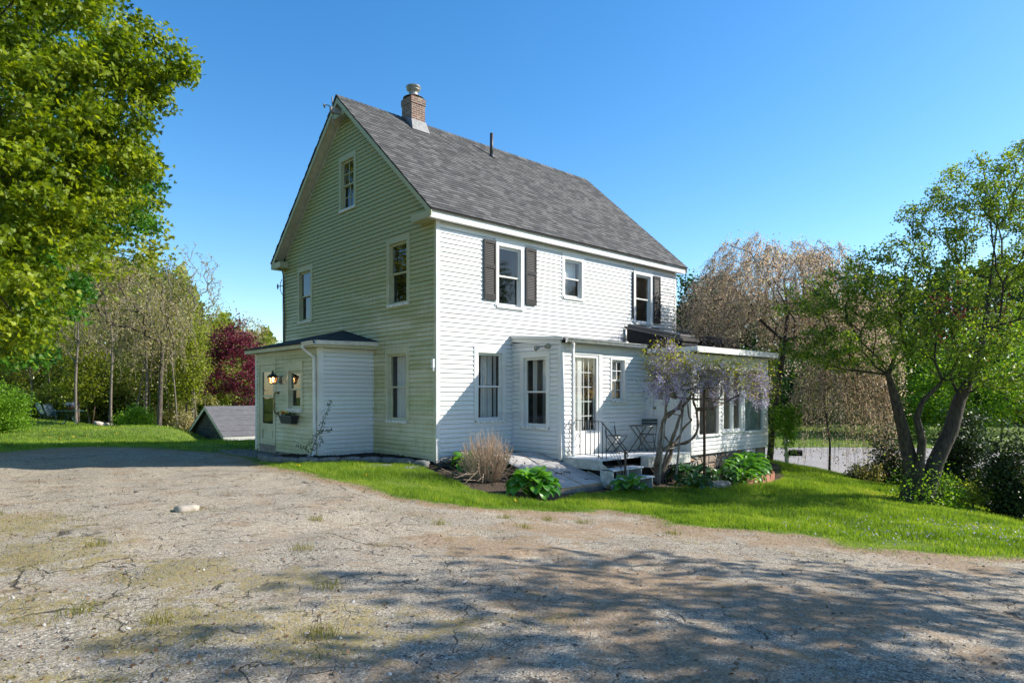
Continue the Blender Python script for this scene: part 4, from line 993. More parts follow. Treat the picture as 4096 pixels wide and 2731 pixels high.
for u in (3.02, 3.15, 3.46, 3.66, 3.85): WBf.box(ind, u-.010, u+.010, .62, 2.6, -.10, -.075)
WBf.box(ind, 3.20, 3.36, .3, 2.62, -.105, -.06); WBf.box(ind, 2.93, 3.01, .3, 2.62, -.105, -.07); WBf.box(ind, 3.84,3.96,.3,2.62,-.105,-.07)
for i in range(6):
    z = .70+i*.377; WBf.box(ind, 3.0, 3.87, z-.012, z+.012, -.098, -.073)
WBf.box(ind, 2.93, 3.96, .12, .70, -.11, -.06); ind.build('inner_door', M['trim'], sdo)
# floodlights
flo = MB(); flo.tube([(BX0-.06,-1.32,2.86),(BX0-.16,-1.30,2.85),(BX0-.2,-1.22,2.83)], .012, 6); flo.tube([(BX0-.16,-1.36,2.85),(BX0-.2,-1.55,2.86)], .012, 6); flo.lathe((BX0-.06,-1.33,2.86),[(0,0),(.05,0),(.05,-.02),(0,-.03)],12,(1,0,0))
for p, ax in (((BX0-.2,-1.22,2.83),(-.85,.35,-.25)),((BX0-.2,-1.55,2.86),(-.75,-.6,-.15))): flo.lathe(p, [(0,-.02),(.03,0),(.035,.03),(.068,.10),(.072,.12),(.06,.128),(0,.132)], 14, ax)
flo.tube([(BX0-.03,-.06,3.05),(BX0-.06,-.02,2.98),(BX0-.07,-.15,2.93),(BX0-.07,-.5,2.945),(BX0-.07,-.9,2.925),(BX0-.08,-1.05,2.90),(BX0-.09,-1.25,2.85)], .006, 4)
flo.build('floodlight', M['lampface'], house, True, label='pair of bulb floodlights under the wing roof edge')
# sunroom
WSf = Wall((0,SY,0), (1,0,0), (0,-1,0)); WSd = Wall((BX1,0,0), (0,-1,0), (-1,0,0))
DS = (1.98, 3.08, .1, 2.45)
sw = MB(); siding(sw, WSd.O, WSd.U, WSd.N, -BY, -SY-.06, .06, 2.75, [DS], seed=21)
sw.build('sunroom_side', M['siding'], house)
SWN = [(6.33,7.52,.47,2.42,1),(7.62,8.80,.53,2.42,2),(8.86,10.14,.48,2.42,1)]
sf = MB(); siding(sf, WSf.O, WSf.U, WSf.N, BX1+.09, XL-.0, .0, 2.72, [s_[:4] for s_ in SWN], seed=22); sf.build('sunroom_front', M['siding'], house)
for i, (u0,u1,z0_,z1_,nl_) in enumerate(SWN):
    c = MB(); WSf.box(c, u0,u0+.085,z0_+.06,z1_-.08,-.06,.028); WSf.box(c,u1-.085,u1,z0_+.06,z1_-.08,-.06,.028); WSf.box(c,u0,u1,z1_-.08,z1_,-.06,.028); WSf.box(c,u0-.02,u1+.02,z0_,z0_+.06,-.06,.06)
    if nl_ == 2: WSf.box(c,(u0+u1)/2-.05,(u0+u1)/2+.05,z0_+.06,z1_-.08,-.06,.02)
    wn = c.build('window', M['trim'], house, label=['wide fixed sunroom window nearest the door','paired narrow casement windows of the sunroom','wide milky sunroom window at the far end'][i])
    if nl_ == 2:
        s = MB()
        for a, b in ((u0+.085,(u0+u1)/2-.05),((u0+u1)/2+.05,u1-.085)):
            WSf.box(s,a,a+.045,z0_+.06,z1_-.08,-.045,.005); WSf.box(s,b-.045,b,z0_+.06,z1_-.08,-.045,.005); WSf.box(s,a+.045,b-.045,z0_+.06,z0_+.11,-.045,.005)
        s.build('sash', M['trim'], wn)
    g = MB(); g.poly(*[WSf.P(u,z,-.03) for u,z in ((u0+.08,z0_+.05),(u1-.08,z0_+.05),(u1-.08,z1_-.07),(u0+.08,z1_-.07))]); g.build('pane', M['bluegl' if i == 2 else 'glass'], wn)
sq = MB(); sq.poly(V(BX1+.02,-.6,.02),V(XL,-.6,.02),V(XL,-.6,2.75),V(BX1+.02,-.6,2.75)); sq.poly(V(BX1,SY+.05,.04),V(XL,SY+.05,.04),V(XL,-.1,.04),V(BX1,-.1,.04)); sq.poly(V(XL-.02,SY+.03,0),V(XL-.02,0,0),V(XL-.02,0,2.8),V(XL-.02,SY+.03,2.8)); sq.box(8.92,10.1,SY+.12,SY+.13,.4,2.4); sq.box(6.9,7.2,SY+.6,SY+.9,.05,1.25); sq.box(6.5,7.3,SY+.5,SY+1.0,1.25,1.3)
sq.build('sunroom_inner', M['curtain'], house)
cs = MB(); cs.box(BX1-.024,BX1-.001,SY-.024,SY+.06,0,2.74); cs.box(BX1-.0005,BX1+.09,SY-.024,SY-.001,0,2.74); cs.box(XL-.0,XL+.12,SY-.02,SY+.02,-.02,2.74); cs.box(BX1+.09,XL,SY-.026,SY-.001,2.62,2.74); build_each(cs, 'sunroom_corner', M['trim'], house)
es_ = MB(); siding(es_, (XL+.10,0,0), (0,-1,0), (1,0,0), 0, -SY, 0, 2.72, seed=30); es_.build('sunroom_end', M['siding'], house)
sfn = MB(); sfn.box(BX1+.04, XL+.06, SY+.04, -.1, -1.4, -.003); sfn.build('stone_foundation', M['fieldstone'], house, label='fieldstone foundation under the sunroom')
bwn = MB(); WSf.box(bwn, 8.86,8.93,-.47,-.03,-.03,.03); WSf.box(bwn,9.46,9.55,-.47,-.03,-.03,.03); WSf.box(bwn,8.93,9.46,-.09,-.03,-.03,.03); WSf.box(bwn,8.93,9.46,-.47,-.43,-.03,.03); bo = bwn.build('basement_window', M['trim'], house)
g = MB(); g.poly(*[WSf.P(u,z,-.005) for u,z in ((8.93,-.43),(9.46,-.43),(9.46,-.09),(8.93,-.09))]); g.build('pane', M['bluegl'], bo)
# white panelled door into the sunroom
dd_ = MB(); WSd.box(dd_,1.98,2.07,.1,2.45,-.04,.028); WSd.box(dd_,2.99,3.08,.1,2.45,-.04,.028); WSd.box(dd_,2.07,2.99,2.34,2.45,-.04,.028); WSd.box(dd_,1.95,3.1,.1,.30,-.04,.02); WSd.box(dd_,1.93,3.12,.301,.335,-.03,.07); build_each(dd_, 'door_casing', M['trim'], house)
dx = MB()
for a in ((2.08,2.22,.34,2.33),(2.84,2.98,.34,2.33),(2.22,2.84,2.19,2.33),(2.22,2.84,1.36,1.5),(2.22,2.84,.34,.52),(2.48,2.58,.52,1.36)): WSd.box(dx,*a,-.04,.0)
WSd.box(dx,2.22,2.48,.52,1.36,-.04,-.014); WSd.box(dx,2.58,2.84,.52,1.36,-.04,-.014)
for u in (2.42,2.63): WSd.box(dx,u-.012,u+.012,1.5,2.19,-.03,-.004)
for z in (1.73,1.96): WSd.box(dx,2.22,2.84,z-.012,z+.012,-.031,-.005)
dxo = dx.build('panelled_door', M['trim'], house, label='white door with nine small panes behind the wisteria')
g = MB(); g.poly(*[WSd.P(u,z,-.025) for u,z in ((2.22,1.5),(2.84,1.5),(2.84,2.19),(2.22,2.19))]); g.build('pane', M['glass'], dxo)
hb = MB(); hb.lathe(WSd.P(2.14,1.25,.0), [(0,0),(.03,0),(.02,.02),(.03,.04),(.03,.06),(0,.07)], 10, (-1,0,0)); hb.build('knob', M['brassy'], dxo, True)
# skylights and stack
for lab, x0, x1, y0, y1 in (('tall tilted skylight nearer the house corner',6.42,7.25,-.80,-2.75),('tall tilted skylight at the far end of the wing',8.95,9.75,-.95,-2.65)):
    s = MB(); zb0, zb1 = wz_(y0)+.48, wz_(y1)+.16
    lo4 = [V(x0,y1,wz_(y1)),V(x1,y1,wz_(y1)),V(x1,y0,wz_(y0)),V(x0,y0,wz_(y0))]; hi4 = [V(x0,y1,zb1),V(x1,y1,zb1),V(x1,y0,zb0),V(x0,y0,zb0)]
    for i in range(4): s.poly(lo4[i],lo4[(i+1)%4],hi4[(i+1)%4],hi4[i])
    so_ = s.build('skylight', M['slblack'], house, label=lab)
    f_ = MB(); dv = (hi4[3]-hi4[0]); du = V(x1-x0,0,0); nn = du.cross(dv).normalized()
    f_.obox(hi4[0]-du*.03-dv*.02, du*1.06, dv*1.04, nn*.07); fo_ = f_.build('skylight_frame', M['slgrey'], so_)
    f2 = MB(); f2.obox(hi4[0]+du*.03+dv*.05+nn*.071, du*.94, dv*.93, nn*.085); f2.build('skylight_cover', M['slgrey'], so_, bevel=.02)
    g = MB(); q = hi4[0]+nn*.1575; g.poly(q+du*.1+dv*.1, q+du*.9+dv*.1, q+du*.9+dv*.92, q+du*.1+dv*.92); g.build('pane', M['glass'], so_)
sp_ = MB(); sp_.tube([(4.95,-1.9,3.0),(4.95,-1.9,3.42)], .055, 12); sp_.lathe((4.95,-1.9,3.04),[(.11,0),(.09,.04),(.06,.05)],12); sp_.build('vent_pipe', M['steel'], house, True, label='short grey stack on the wing roof')
# ------------------------------------------------------------------ deck, steps and railing
deck = empty('deck', (2.55,-1.8,0), 'low grey white painted deck with open wooden steps and a scrolled iron rail', 'deck')
DO = Vector(deck.location)
def part(mb, name, m, root, **k):
    o = root.matrix_basis.translation if False else Vector(root.location)
    mb.v = [tuple(Vector(p)-o) for p in mb.v]
    return mb.build(name, m, root, **k)
DZ = .09
b_ = MB(); rr = random.Random(2)
y = BY-.03
while y > -3.30:
    w_ = .135; a = max(y-w_, -3.30); x1 = 4.14 if a < -3.08 else BX1-.03
    if a >= -3.09: b_.box(2.56, BX1-.03, a+.004, y, DZ-.03, DZ+rr.uniform(-.002,.002))
    else: b_.box(4.10, BX1-.03, a+.004, y, DZ-.03, DZ+rr.uniform(-.002,.002))
    y -= w_
part(b_, 'floor_boards', M['deckpaint'], deck)
b_ = MB(); b_.box(2.57, 2.605, -3.03, BY-.03, DZ-.25, DZ-.031); b_.box(4.14, BX1-.03, -3.285, -3.25, DZ-.27, DZ-.031); b_.box(4.105,4.139,-3.285,-3.04,DZ-.27,DZ-.031); build_each(b_, 'rim_board', M['decktrim'], deck, DO)
b_ = MB(); b_.box(2.7, BX1-.05, -2.95, BY-.02, DZ-.75, DZ-.2); part(b_, 'shade_fill', M['dark'], deck)  # dark block put in as the shade below the boards
la = MB()
for i in range(14):
    x = 4.2+i*.13; la.bar((x,-3.262,-.6),(x+.42,-3.262,-.2),.03,.012); la.bar((x+.42,-3.274,-.6),(x,-3.274,-.2),.03,.012)
part(la, 'lattice', M['oldwood'], deck)
for lab, y0, y1, z1 in (('upper step tread',-3.44,-3.10,-.105),('lower step tread',-3.76,-3.42,-.305)):
    t = MB(); t.box(2.50, 3.68, y0, y1, z1-.04, z1); part(t, 'tread', M['deckpaint'], deck, bevel=.008, label=lab)
for x in (2.53, 3.10, 3.62):
    s = MB(); s.box(x, x+.035, -3.40, -3.05, -.145-.20, -.147); s.box(x, x+.035, -3.72, -3.05, -.62, -.347); build_each(s, 'stringer', M['decktrim'], deck, DO)
s = MB(); s.poly(V(2.50,-3.05,DZ-.04),V(2.50,-3.42,-.14),V(2.50,-3.42,-.5),V(2.50,-3.05,-.42)); part(s,'step_cheek',M['decktrim'],deck)
rl = MB(); X_ = 2.85
rl.bar((X_,BY-.03,1.0),(X_,-2.80,.985),.038,.014); rl.bar((X_,-2.795,.99),(X_,-3.53,.30),.038,.014); rl.tube([(X_,-3.53,.30),(X_,-3.58,.25),(X_,-3.60,.22),(X_,-3.575,.20)],.015,6)
rl.bar((X_,BY-.03,.155),(X_,-2.72,.155),.028,.010); rl.bar((X_,-2.715,.16),(X_,-3.50,-.46),.028,.010)
rl.bar((X_,-3.515,-.40),(X_,-3.515,.34),.042)
rail = part(rl, 'railing', M['iron'], deck)
def chld(mb, name, m, par): # child of a deck part: same local frame
    mb.v = [tuple(Vector(p)-DO) for p in mb.v]; return mb.build(name, m, par, smooth=True)
for y_ in (-1.84,-2.12,-2.30,-2.45,-2.58,-2.71,-2.83,-2.95):
    q = MB(); zb_ = .155 if y_ > -2.72 else .155+(y_+2.715)*.79; zt_ = .99 if y_ > -2.8 else .985+(y_+2.795)*.93
    if y_ == -2.71: zb_ = .09
    q.bar((X_,y_,zb_),(X_,y_,zt_),.014); chld(q, 'baluster', M['iron'], rail)
def scroll(mb, y0, z0, y1, z1, r_, sgn):
    pts = [(X_,y0,z0),(X_,y0+(y1-y0)*.25,z0+(z1-z0)*.55)]
    for i in range(15):
        a = math.pi*.5+ (1-sgn)*math.pi/2 ; t = i/14; g = math.pi*(1-t*1.75); rr_ = r_*(1-.62*t)
        pts.append((X_, y1+sgn*(-r_+ (r_-0)) + sgn*rr_*math.cos(g)*-1*-1, z1+rr_*math.sin(g)))
    mb.tube(pts, .006, 5)
q = MB()
for y1,z1,sg in ((-1.98,.86,-1),(-2.06,.60,-1),(-2.06,.34,-1)): scroll(q,-1.87,.16,y1,z1,.065,sg)
for y1,z1,sg in ((-3.05,.46,1),(-3.12,.20,1),(-3.27,.34,1),(-3.36,.05,-1),(-3.0,-.02,1)): scroll(q,-3.46,-.42,y1,z1,.06,sg)
q.tube([(X_,-1.87,.16),(X_,-1.84,.55),(X_,-1.80,.95)],.006,5)
chld(q, 'scroll', M['iron'], rail)

# ------------------------------------------------------------------ cellar hatch
hat = empty('cellar_hatch', (1.8,-2.1,-.3), 'sloping grey plank cellar hatch with raw lumber edges below the wing window', 'hatch')
hp = lambda x, t, n=0: V(x, -1.02-2.16*t, .135-.575*t)+V(0,-.257,.966)*0+V(0,.257,.966)*n
def plank(mb, x0, x1, t0, t1, n0, n1):
    a = hp(x0,t0,n0); mb.obox(a, V(x1-x0,0,0), hp(x0,t1,n0)-a, hp(x0,t0,n1)-a)
for lab, xa, xb in (('left leaf',.98,1.76),('right leaf',1.79,2.40)):
    d_ = MB(); nb = 6 if xb-xa > .7 else 5; wd = (xb-xa)/nb
    for i in range(nb): plank(d_, xa+i*wd+.003, xa+(i+1)*wd-.003, 0.0, .985, .0, .028+random.uniform(-.002,.002))
    do = part(d_, 'hatch_door', M['hatch'], hat)
    e_ = MB(); plank(e_, xa, xb, .987, 1.0, -.06, .02); part(e_, 'edge_board', M['lumber'], hat)
    for hx, ht in ((xb-.13 if xa < 1 else xa+.12,.66),):
        k_ = MB(); a, c = hp(hx,ht,.03), hp(hx+.16,ht+.02,.03)
        k_.tube([a, a+Z*.035, c+Z*.035, c], .012, 6)
        k_.v = [tuple(Vector(p)-Vector(hat.location)) for p in k_.v]; k_.build('handle', M['iron'], do, True)
f_ = MB(); plank(f_, 2.405, 2.62, -.0, 1.06, -.05, .035); part(f_, 'side_board', M['hatch'], hat)
f_ = MB(); plank(f_, 1.765, 1.785, .0, .99, -.0, .034); plank(f_, 2.402,2.404,.0,1.0,.0,.03); build_each(f_, 'edge_strip', M['lumber'], hat, Vector(hat.location))
f_ = MB(); plank(f_, 2.405, 2.62, 1.062, 1.08, -.05, .03); part(f_, 'edge_board', M['lumber'], hat)
f_ = MB(); f_.box(1.0, 2.5, -1.04, -.80, .12, .165); part(f_, 'head_board', M['hatch'], hat)
for ht, hx in ((.30,2.0),(.86,2.16)):
    k_ = MB(); a, c = hp(hx,ht,.03), hp(hx+.34,ht+.02,.03); k_.bar(a,c,.035,.008); part(k_, 'strap_hinge', M['iron'], hat)
cu = rough_rock(3, 1.6, .30, .42, 2, .10); cu.v = [(x+1.75,y-3.08,z-.66) for x,y,z in cu.v]; part(cu, 'concrete_curb', M['fndn'], hat)
cu = MB(); cu.box(.95,2.62,-3.0,-.2,-.95,-.45); cu.box(.95,2.5,-1.0,-.04,-.45,.115); build_each(cu, 'concrete_well', M['fndn'], hat, Vector(hat.location))
bd = rough_rock(9, 1.05, .55, .44, 2, .12); bd.v = [(x+.88,y-.36,z+.02) for x,y,z in bd.v]
o = bd.build('boulder', M['sandstone'], None, True); tag(o, 'long tan boulder at the foot of the long wall behind the dry stems', 'boulder')

# ------------------------------------------------------------------ bistro set on the deck
def bistro_chair(loc, rz, label):
    c = empty('folding_chair', loc, label, 'chair', 'folding bistro chairs on the deck', rz)
    s = MB()
    for i in range(6): s.box(-.19+i*.064, -.19+i*.064+.05, -.20, .20, .445, .46)
    s.build('seat', M['slat'], c)
    for z0 in (.70, .79):
        k = MB(); k.obox((-.245-(z0-.45)*.16,-.215,z0),(.014,0,.0),(0,.43,0),(-.012,0,.072)); k.build('back_slat', M['slat'], c)
    for y in (-.195,.195):
        k = MB(); k.bar((-.29,y,.87),(-.215,y,.45),.022,.012,up=(0,1,0)); k.bar((-.215,y,.45),(.24,y,.0),.022,.012,up=(0,1,0)); k.build('back_leg', M['iron'], c)
        k = MB(); k.bar((.19,y*.92,.44),(-.25,y*.92,.0),.022,.012,up=(0,1,0)); k.build('front_leg', M['iron'], c)
    k = MB(); k.tube([(.20,-.195,.03),(.20,.195,.03)],.007,5); k.tube([(-.21,-.18,.04),(-.21,.18,.04)],.007,5); k.tube([(-.0,-.195,.235),(0,.195,.235)],.006,5); k.build('stretcher', M['iron'], c)
    return c
bistro_chair((4.42,-2.05,DZ), -1.62, 'dark folding bistro chair seen from its side left of the small table')
bistro_chair((5.52,-2.24,DZ), math.radians(205), 'dark folding bistro chair behind the small table near the panelled door')
tb = empty('folding_table', (4.96,-2.44,DZ), 'small round topped dark folding table between two bistro chairs', 'table', rz=-.55)
k = MB(); k.lathe((0,0,.70), [(0,0),(.33,0),(.335,.006),(.33,.014),(0,.014)], 28); k.build('tabletop', M['slat'], tb)
for sx in (-1,1):
    for y in (-.2,.2):
        k = MB(); k.bar((-.27*sx,y+.012*sx,0),(.24*sx,y+.012*sx,.70),.024,.014,up=(0,1,0)); k.build('leg', M['iron'], tb)
k = MB(); k.tube([(-.02,-.2,.36),(-.02,.2,.36)],.007,5); k.tube([(-.22,-.2,.05),(-.22,.2,.05)],.007,5); k.tube([(.22,-.2,.05),(.22,.2,.05)],.007,5); k.build('stretcher', M['iron'], tb)

# ------------------------------------------------------------------ flower box, hose, stones
fbx = empty('flower_box', (PX0-.13,4.48,.93), 'dark planter box of yellow and orange pansies under the porch window', 'planter')
k = MB(); 
def tap(mb, x0,x1,y0,y1,z0,ix,iy,z1,fl=0):
    lo=[V(x0+ix,y0+iy,z0),V(x1-ix,y0+iy,z0),V(x1-ix,y1-iy,z0),V(x0+ix,y1-iy,z0)]; hi=[V(x0,y0,z1),V(x1,y0,z1),V(x1,y1,z1),V(x0,y1,z1)]
    mb.poly(*lo[::-1]); [mb.poly(lo[i],lo[(i+1)%4],hi[(i+1)%4],hi[i]) for i in range(4)]
tap(k,-.11,.10,-.40,.40,-.10,.03,.07,.10); k.box(-.125,.115,-.42,.42,.10,.13); k.build('planter', M['cloth'], fbx, bevel=.006)
rng = np.random.default_rng(3)
leaves_mesh('foliage', np.c_[rng.uniform(-.1,.08,160),rng.uniform(-.36,.36,160),rng.uniform(.12,.2,160)], .05, M['dkgreen'], fbx)
for c_, ys, mm in (('yellow',(.30,.06,-.1),'petal_y'),('orange',(.19,.15),'petal_o')):
    P_ = np.concatenate([np.c_[rng.normal(-.08,.02,9),rng.normal(y,.018,9),rng.normal(.215,.018,9)] for y in ys])
    leaves_mesh('pansy', P_, .042, M[mm], fbx, 'oval', .2)
hs = MB(); r_ = random.Random(4)
for i in range(9):
    R_ = r_.uniform(.17,.30); cx_, cy_ = .12+r_.uniform(-.12,.22), -.42+r_.uniform(-.15,.12); z0 = -.16+i*.022; tl = r_.uniform(-.25,.25); ph_ = r_.random()*6
    hs.tube([(cx_+R_*1.25*math.cos(a+ph_), cy_+R_*.8*math.sin(a+ph_), max(z0, gz(cx_,cy_)+.01)+tl*R_*math.sin(a)*.5+.10*abs(math.sin(a*.5+i))) for a in [j*2*math.pi/22 for j in range(23)]], .013, 6)
hs.tube([(.1,-.3,.05),(.0,-.25,.12),(-.1,-.3,.05),(-.18,-.42,-.05),(-.2,-.5,-.14)], .013, 6)
o = hs.build('garden_hose', M['rubber'], None, True); tag(o, 'tangled coil of black garden hose at the sunlit house corner', 'hose')
ORD = 'first second third fourth fifth sixth seventh eighth ninth tenth eleventh twelfth'.split()
ESTN = [(-2.62,4.05,.30),(-2.74,3.62,.34),(-2.78,3.2,.34),(-2.72,2.78,.38),(-2.58,2.36,.40),(-2.34,1.98,.40),(-1.94,1.72,.44),(-1.46,1.54,.44),(-1.02,1.36,.44),(-.66,1.02,.44),(-.52,.58,.42),(-.36,.16,.36)]
for i, (x,y,l) in enumerate(ESTN):
    q = ESTN[min(i+1,len(ESTN)-1)]; p = ESTN[max(i-1,0)]; a = math.atan2(q[1]-p[1], q[0]-p[0])
    rk_ = rough_rock(40+i, l*1.12, .22, .19, 1, .14); o = rk_.build('edging_stone', M['stone'], None, True)
    o.location = (x,y,gz(x,y)+.045); o.rotation_euler = (random.uniform(-.06,.06), random.uniform(-.06,.06), a)
    tag(o, 'rough grey granite block, %s from the cobble landing in the row edging the mulch bed' % ORD[i], 'edging stone', 'granite blocks edging the mulch bed')
lp = [(-1.65,5.0),(-2.2,4.7),(-2.62,5.3),(-2.55,6.4),(-2.35,7.5),(-1.65,7.6)]
r_ = random.Random(12)
pv = MB()
for i in range(4):
    for j in range(9):
        x = -1.75-i*.235+r_.uniform(-.02,.02); y = 4.95+j*.30+(.14 if i%2 else 0)+r_.uniform(-.02,.02); w_,h_ = .105,.135
        zz = gz(x,y); n = 7
        ring = [V(x+w_*math.cos(g)*r_.uniform(.9,1.08)*(1.15 if k_%2 else 1), y+h_*math.sin(g)*r_.uniform(.9,1.08)*(1.15 if k_%2 else 1), zz+.03+r_.uniform(-.006,.006)) for k_, g in enumerate([k2*2*math.pi/8+math.pi/8 for k2 in range(8)])]
        pv.poly(*ring)
        for q in range(8): pv.poly(ring[q]-Z*.05, ring[(q+1)%8]-Z*.05, ring[(q+1)%8], ring[q])
o = pv.build('cobble_landing', M['stone'], None, True); tag(o, kind='structure')
for i,(x,y,sx,sy) in enumerate([(-1.25,.95,.62,.42),(-.75,.35,.5,.4)]):
    o = rough_rock(70+i, sx,sy,.10,2,.08).build('flagstone', M['stone'], None, True); o.location = (x,y-.12*(1-i)-.25,gz(x,y-.3)-.012)
    tag(o, ['flat grey flagstone set in grass outside the granite edging','small pale flagstone in the grass near the house corner'][i], 'flagstone')
o = rough_rock(81,.30,.20,.10,2,.16).build('rock', M['palerock'], None, True); o.location = (-6.46,-2.68,gz(-6.46,-2.68)+.02); tag(o,'single pale flat rock lying in the cracked driveway','rock')
o = rough_rock(83,.75,.42,.26,2,.12).build('rock', M['stone'], None, True); o.location = (4.9,-4.72,gz(4.9,-4.72)+.03); tag(o,'grey stone at the foot of the rusty iron post','rock')
o = rough_rock(84,.42,.3,.3,2,.12).build('rock', M['stone'], None, True); o.location = (2.5,-3.72,gz(2.5,-3.72)+.04); tag(o,'grey stone at the foot of the deck steps beside the hatch','rock')
TERR = [(6.25,-4.86),(6.5,-4.93),(6.75,-4.97),(7.0,-4.98),(7.25,-4.95),(7.5,-4.88),(7.74,-4.78),(7.97,-4.66),(8.2,-4.53),(8.42,-4.40)]
for i,(x,y) in enumerate(TERR):
    t = MB(); n = 7
    pr_ = [(-.115,-.08)]+[(-.115+.23*k/n, .115+.05*math.sin(math.pi*k/n)) for k in range(n+1)]+[(.115,-.08)]
    a_ = [V(u,0,z) for u,z in pr_]; b2 = [V(u,.035,z) for u,z in pr_]; m_ = len(pr_)
    t.add(a_+b2, [list(range(m_)),[m_+k for k in range(m_)][::-1]]+[[k,m_+k,m_+(k+1)%m_,(k+1)%m_] for k in range(m_)])
    o = t.build('edging_tile', M['terracotta'], None); q = TERR[min(i+1,9)]; p = TERR[max(i-1,0)]
    o.location = (x,y,gz(x,y)+.05); o.rotation_euler = (random.uniform(-.25,.05),random.uniform(-.1,.1),math.atan2(q[1]-p[1],q[0]-p[0])+random.uniform(-.15,.15))
    tag(o,'scalloped terracotta tile, %s from the iron post in the row before the sunlit hostas' % ORD[i],'edging tile','terracotta tiles edging the hosta bed')

# ------------------------------------------------------------------ arbour: post and ladder trellis
ps = MB(); zt = gz(4.76,-4.44); ps.tube([(4.76,-4.44,zt-.05),(4.775,-4.43,1.0),(4.78,-4.42,1.75)], .034, 10); ps.tube([(4.78,-4.42,1.55),(5.9,-4.5,1.5)], .02, 6); ps.tube([(4.77,-4.42,1.25),(5.0,-4.42,1.5)],.014,5)
o = ps.build('iron_post', M['rust'], None, True); tag(o,'rusty iron post holding up the wisteria','post')
ld = empty('ladder_trellis', tuple(at(1515,1104,15.55)), 'weathered pole ladder leaning under the wisteria', 'ladder')
LO = Vector(ld.location)
A0,A1 = Vector(at(1513.5,1110,15.5)), Vector(at(1530.5,908,15.8)); B0,B1 = Vector(at(1553,1090,15.7)), Vector(at(1571,914,15.95))
for p,q in ((A0,A1),(B0,B1)):
    k = MB(); k.tube([p-LO,(p+q)/2-LO+V(.01,0,0),q-LO],[.030,.026,.022],7); k.build('rail', M['ladder'], ld, True)
for t in (.38,.80):
    k = MB(); k.tube([A0+(A1-A0)*t-LO-V(.02,0,0), B0+(B1-B0)*(t-.03)-LO+V(.02,0,0)],.018,6); k.build('rung', M['ladder'], ld, True)

# ------------------------------------------------------------------ garden furniture on the far lawn
def px3(px, py, D): return Vector(at(px/V2S, py/V2S, D))
def patio_chair(p, rz, label):
    c = empty('patio_chair', p, label, 'chair', 'green metal patio chairs on the far lawn', rz)
    k = MB(); k.obox((-.24,-.25,.42),(.50,0,.02),(0,.5,0),(0,0,.02)); k.build('seat', M['mesh_green'], c)
    k = MB(); k.obox((-.25,-.25,.43),(-.20,0,.52),(0,.5,0),(.02,0,.008)); k.build('backrest', M['mesh_green'], c)
    k = MB(); k.tube([(-.25,-.26,.43),(-.46,-.26,.96),(-.48,-.2,1.0),(-.48,.2,1.0),(-.46,.26,.96),(-.25,.26,.43)],.016,6); k.build('back_frame', M['green_metal'], c, True)
    for y in (-.28,.28):
        k = MB(); k.tube([(-.34,y,.66),(.22,y,.64),(.27,y,.60)],.020,6); k.build('armrest', M['green_metal'], c, True)
        k = MB(); k.tube([(.24,y,.62),(.30,y,.0)],.015,6); k.build('leg', M['green_metal'], c, True)
        k = MB(); k.tube([(.02,y,.64),(-.40,y,.0)],.015,6); k.build('leg', M['green_metal'], c, True)
        k = MB(); k.tube([(-.40,y,.02),(.30,y,.02)],.012,5); k.build('runner', M['green_metal'], c, True)
D1 = 33.5
pc1 = px3(190,1682,D1+.4); pc2 = px3(222,1683,D1-.3)
for p in (pc1,pc2): p.z = gz(p.x,p.y)
face = math.atan2(RT[1],RT[0])
patio_chair(pc1, face+.25, 'green patio chair with a solid blue looking back, left of the other')
patio_chair(pc2, face-.12, 'green patio chair with a perforated back next to the glass table')
tp_ = px3(281,1684,D1); tp_.z = gz(tp_.x,tp_.y)
pt = empty('patio_table', tp_, 'round green metal patio table on curved legs on the far lawn', 'table')
k = MB(); k.lathe((0,0,.70),[(0,0),(.62,0),(.64,.015),(.62,.035),(0,.03)],28); k.build('tabletop', M['green_metal'], pt, True)
for i in range(4):
    a = i*math.pi/2+.5; c_,s_ = math.cos(a),math.sin(a)
    k = MB(); k.tube([(r*c_,r*s_,z) for r,z in ((.22,.70),(.15,.62),(.12,.48),(.13,.34),(.22,.24),(.36,.15),(.42,0))],.022,6); k.build('leg', M['green_metal'], pt, True)
k = MB(); k.tube([(.13*math.cos(a),.13*math.sin(a),.42) for a in [j*math.pi/8 for j in range(17)]],.012,5); k.build('ring', M['green_metal'], pt, True)
fp = empty('flower_pot', tp_+V(.02,0,.735), 'terracotta pot of pale violet flowers standing on the patio table', 'flower pot')
k = MB(); k.lathe((0,0,0),[(0,0),(.085,0),(.12,.17),(.135,.17),(.135,.21),(.11,.21),(.10,.18),(0,.18)],16); k.build('pot', M['terracotta'], fp, True)
leaves_mesh('foliage', rng.normal(0,1,(120,3))*[.1,.1,.05]+[0,0,.26], .07, M['dkgreen'], fp); leaves_mesh('blossom', rng.normal(0,1,(150,3))*[.12,.12,.06]+[0,0,.32], .06, M['petal_v'], fp); leaves_mesh('blossom', rng.normal(0,1,(70,3))*[.1,.1,.05]+[-.05,0,.31], .06, M['petal_w'], fp)
for i,(a,b2,lab) in enumerate([((376,1672),(413,1672),'short pale log at the lawn edge, end facing the patio table'),((414,1673),(451,1672),'middle pale log of the three at the far lawn edge'),((452,1674),(492,1669),'pale log nearest the green bushes at the far lawn edge')]):
    p, q = px3(*a,37), px3(*b2,37.3); p.z = gz(p.x,p.y)+.14; q.z = gz(q.x,q.y)+.14
    k = MB(); n_ = (q-p).normalized(); k.tube([p-p,(q-p)*.5+V(0,0,.02),q-p],[.15,.155,.14],10); o = k.build('log', M['birch'], None, True); o.location = p; tag(o,lab,'log')
p = px3(369,1662,38.); p.z = gz(p.x,p.y)
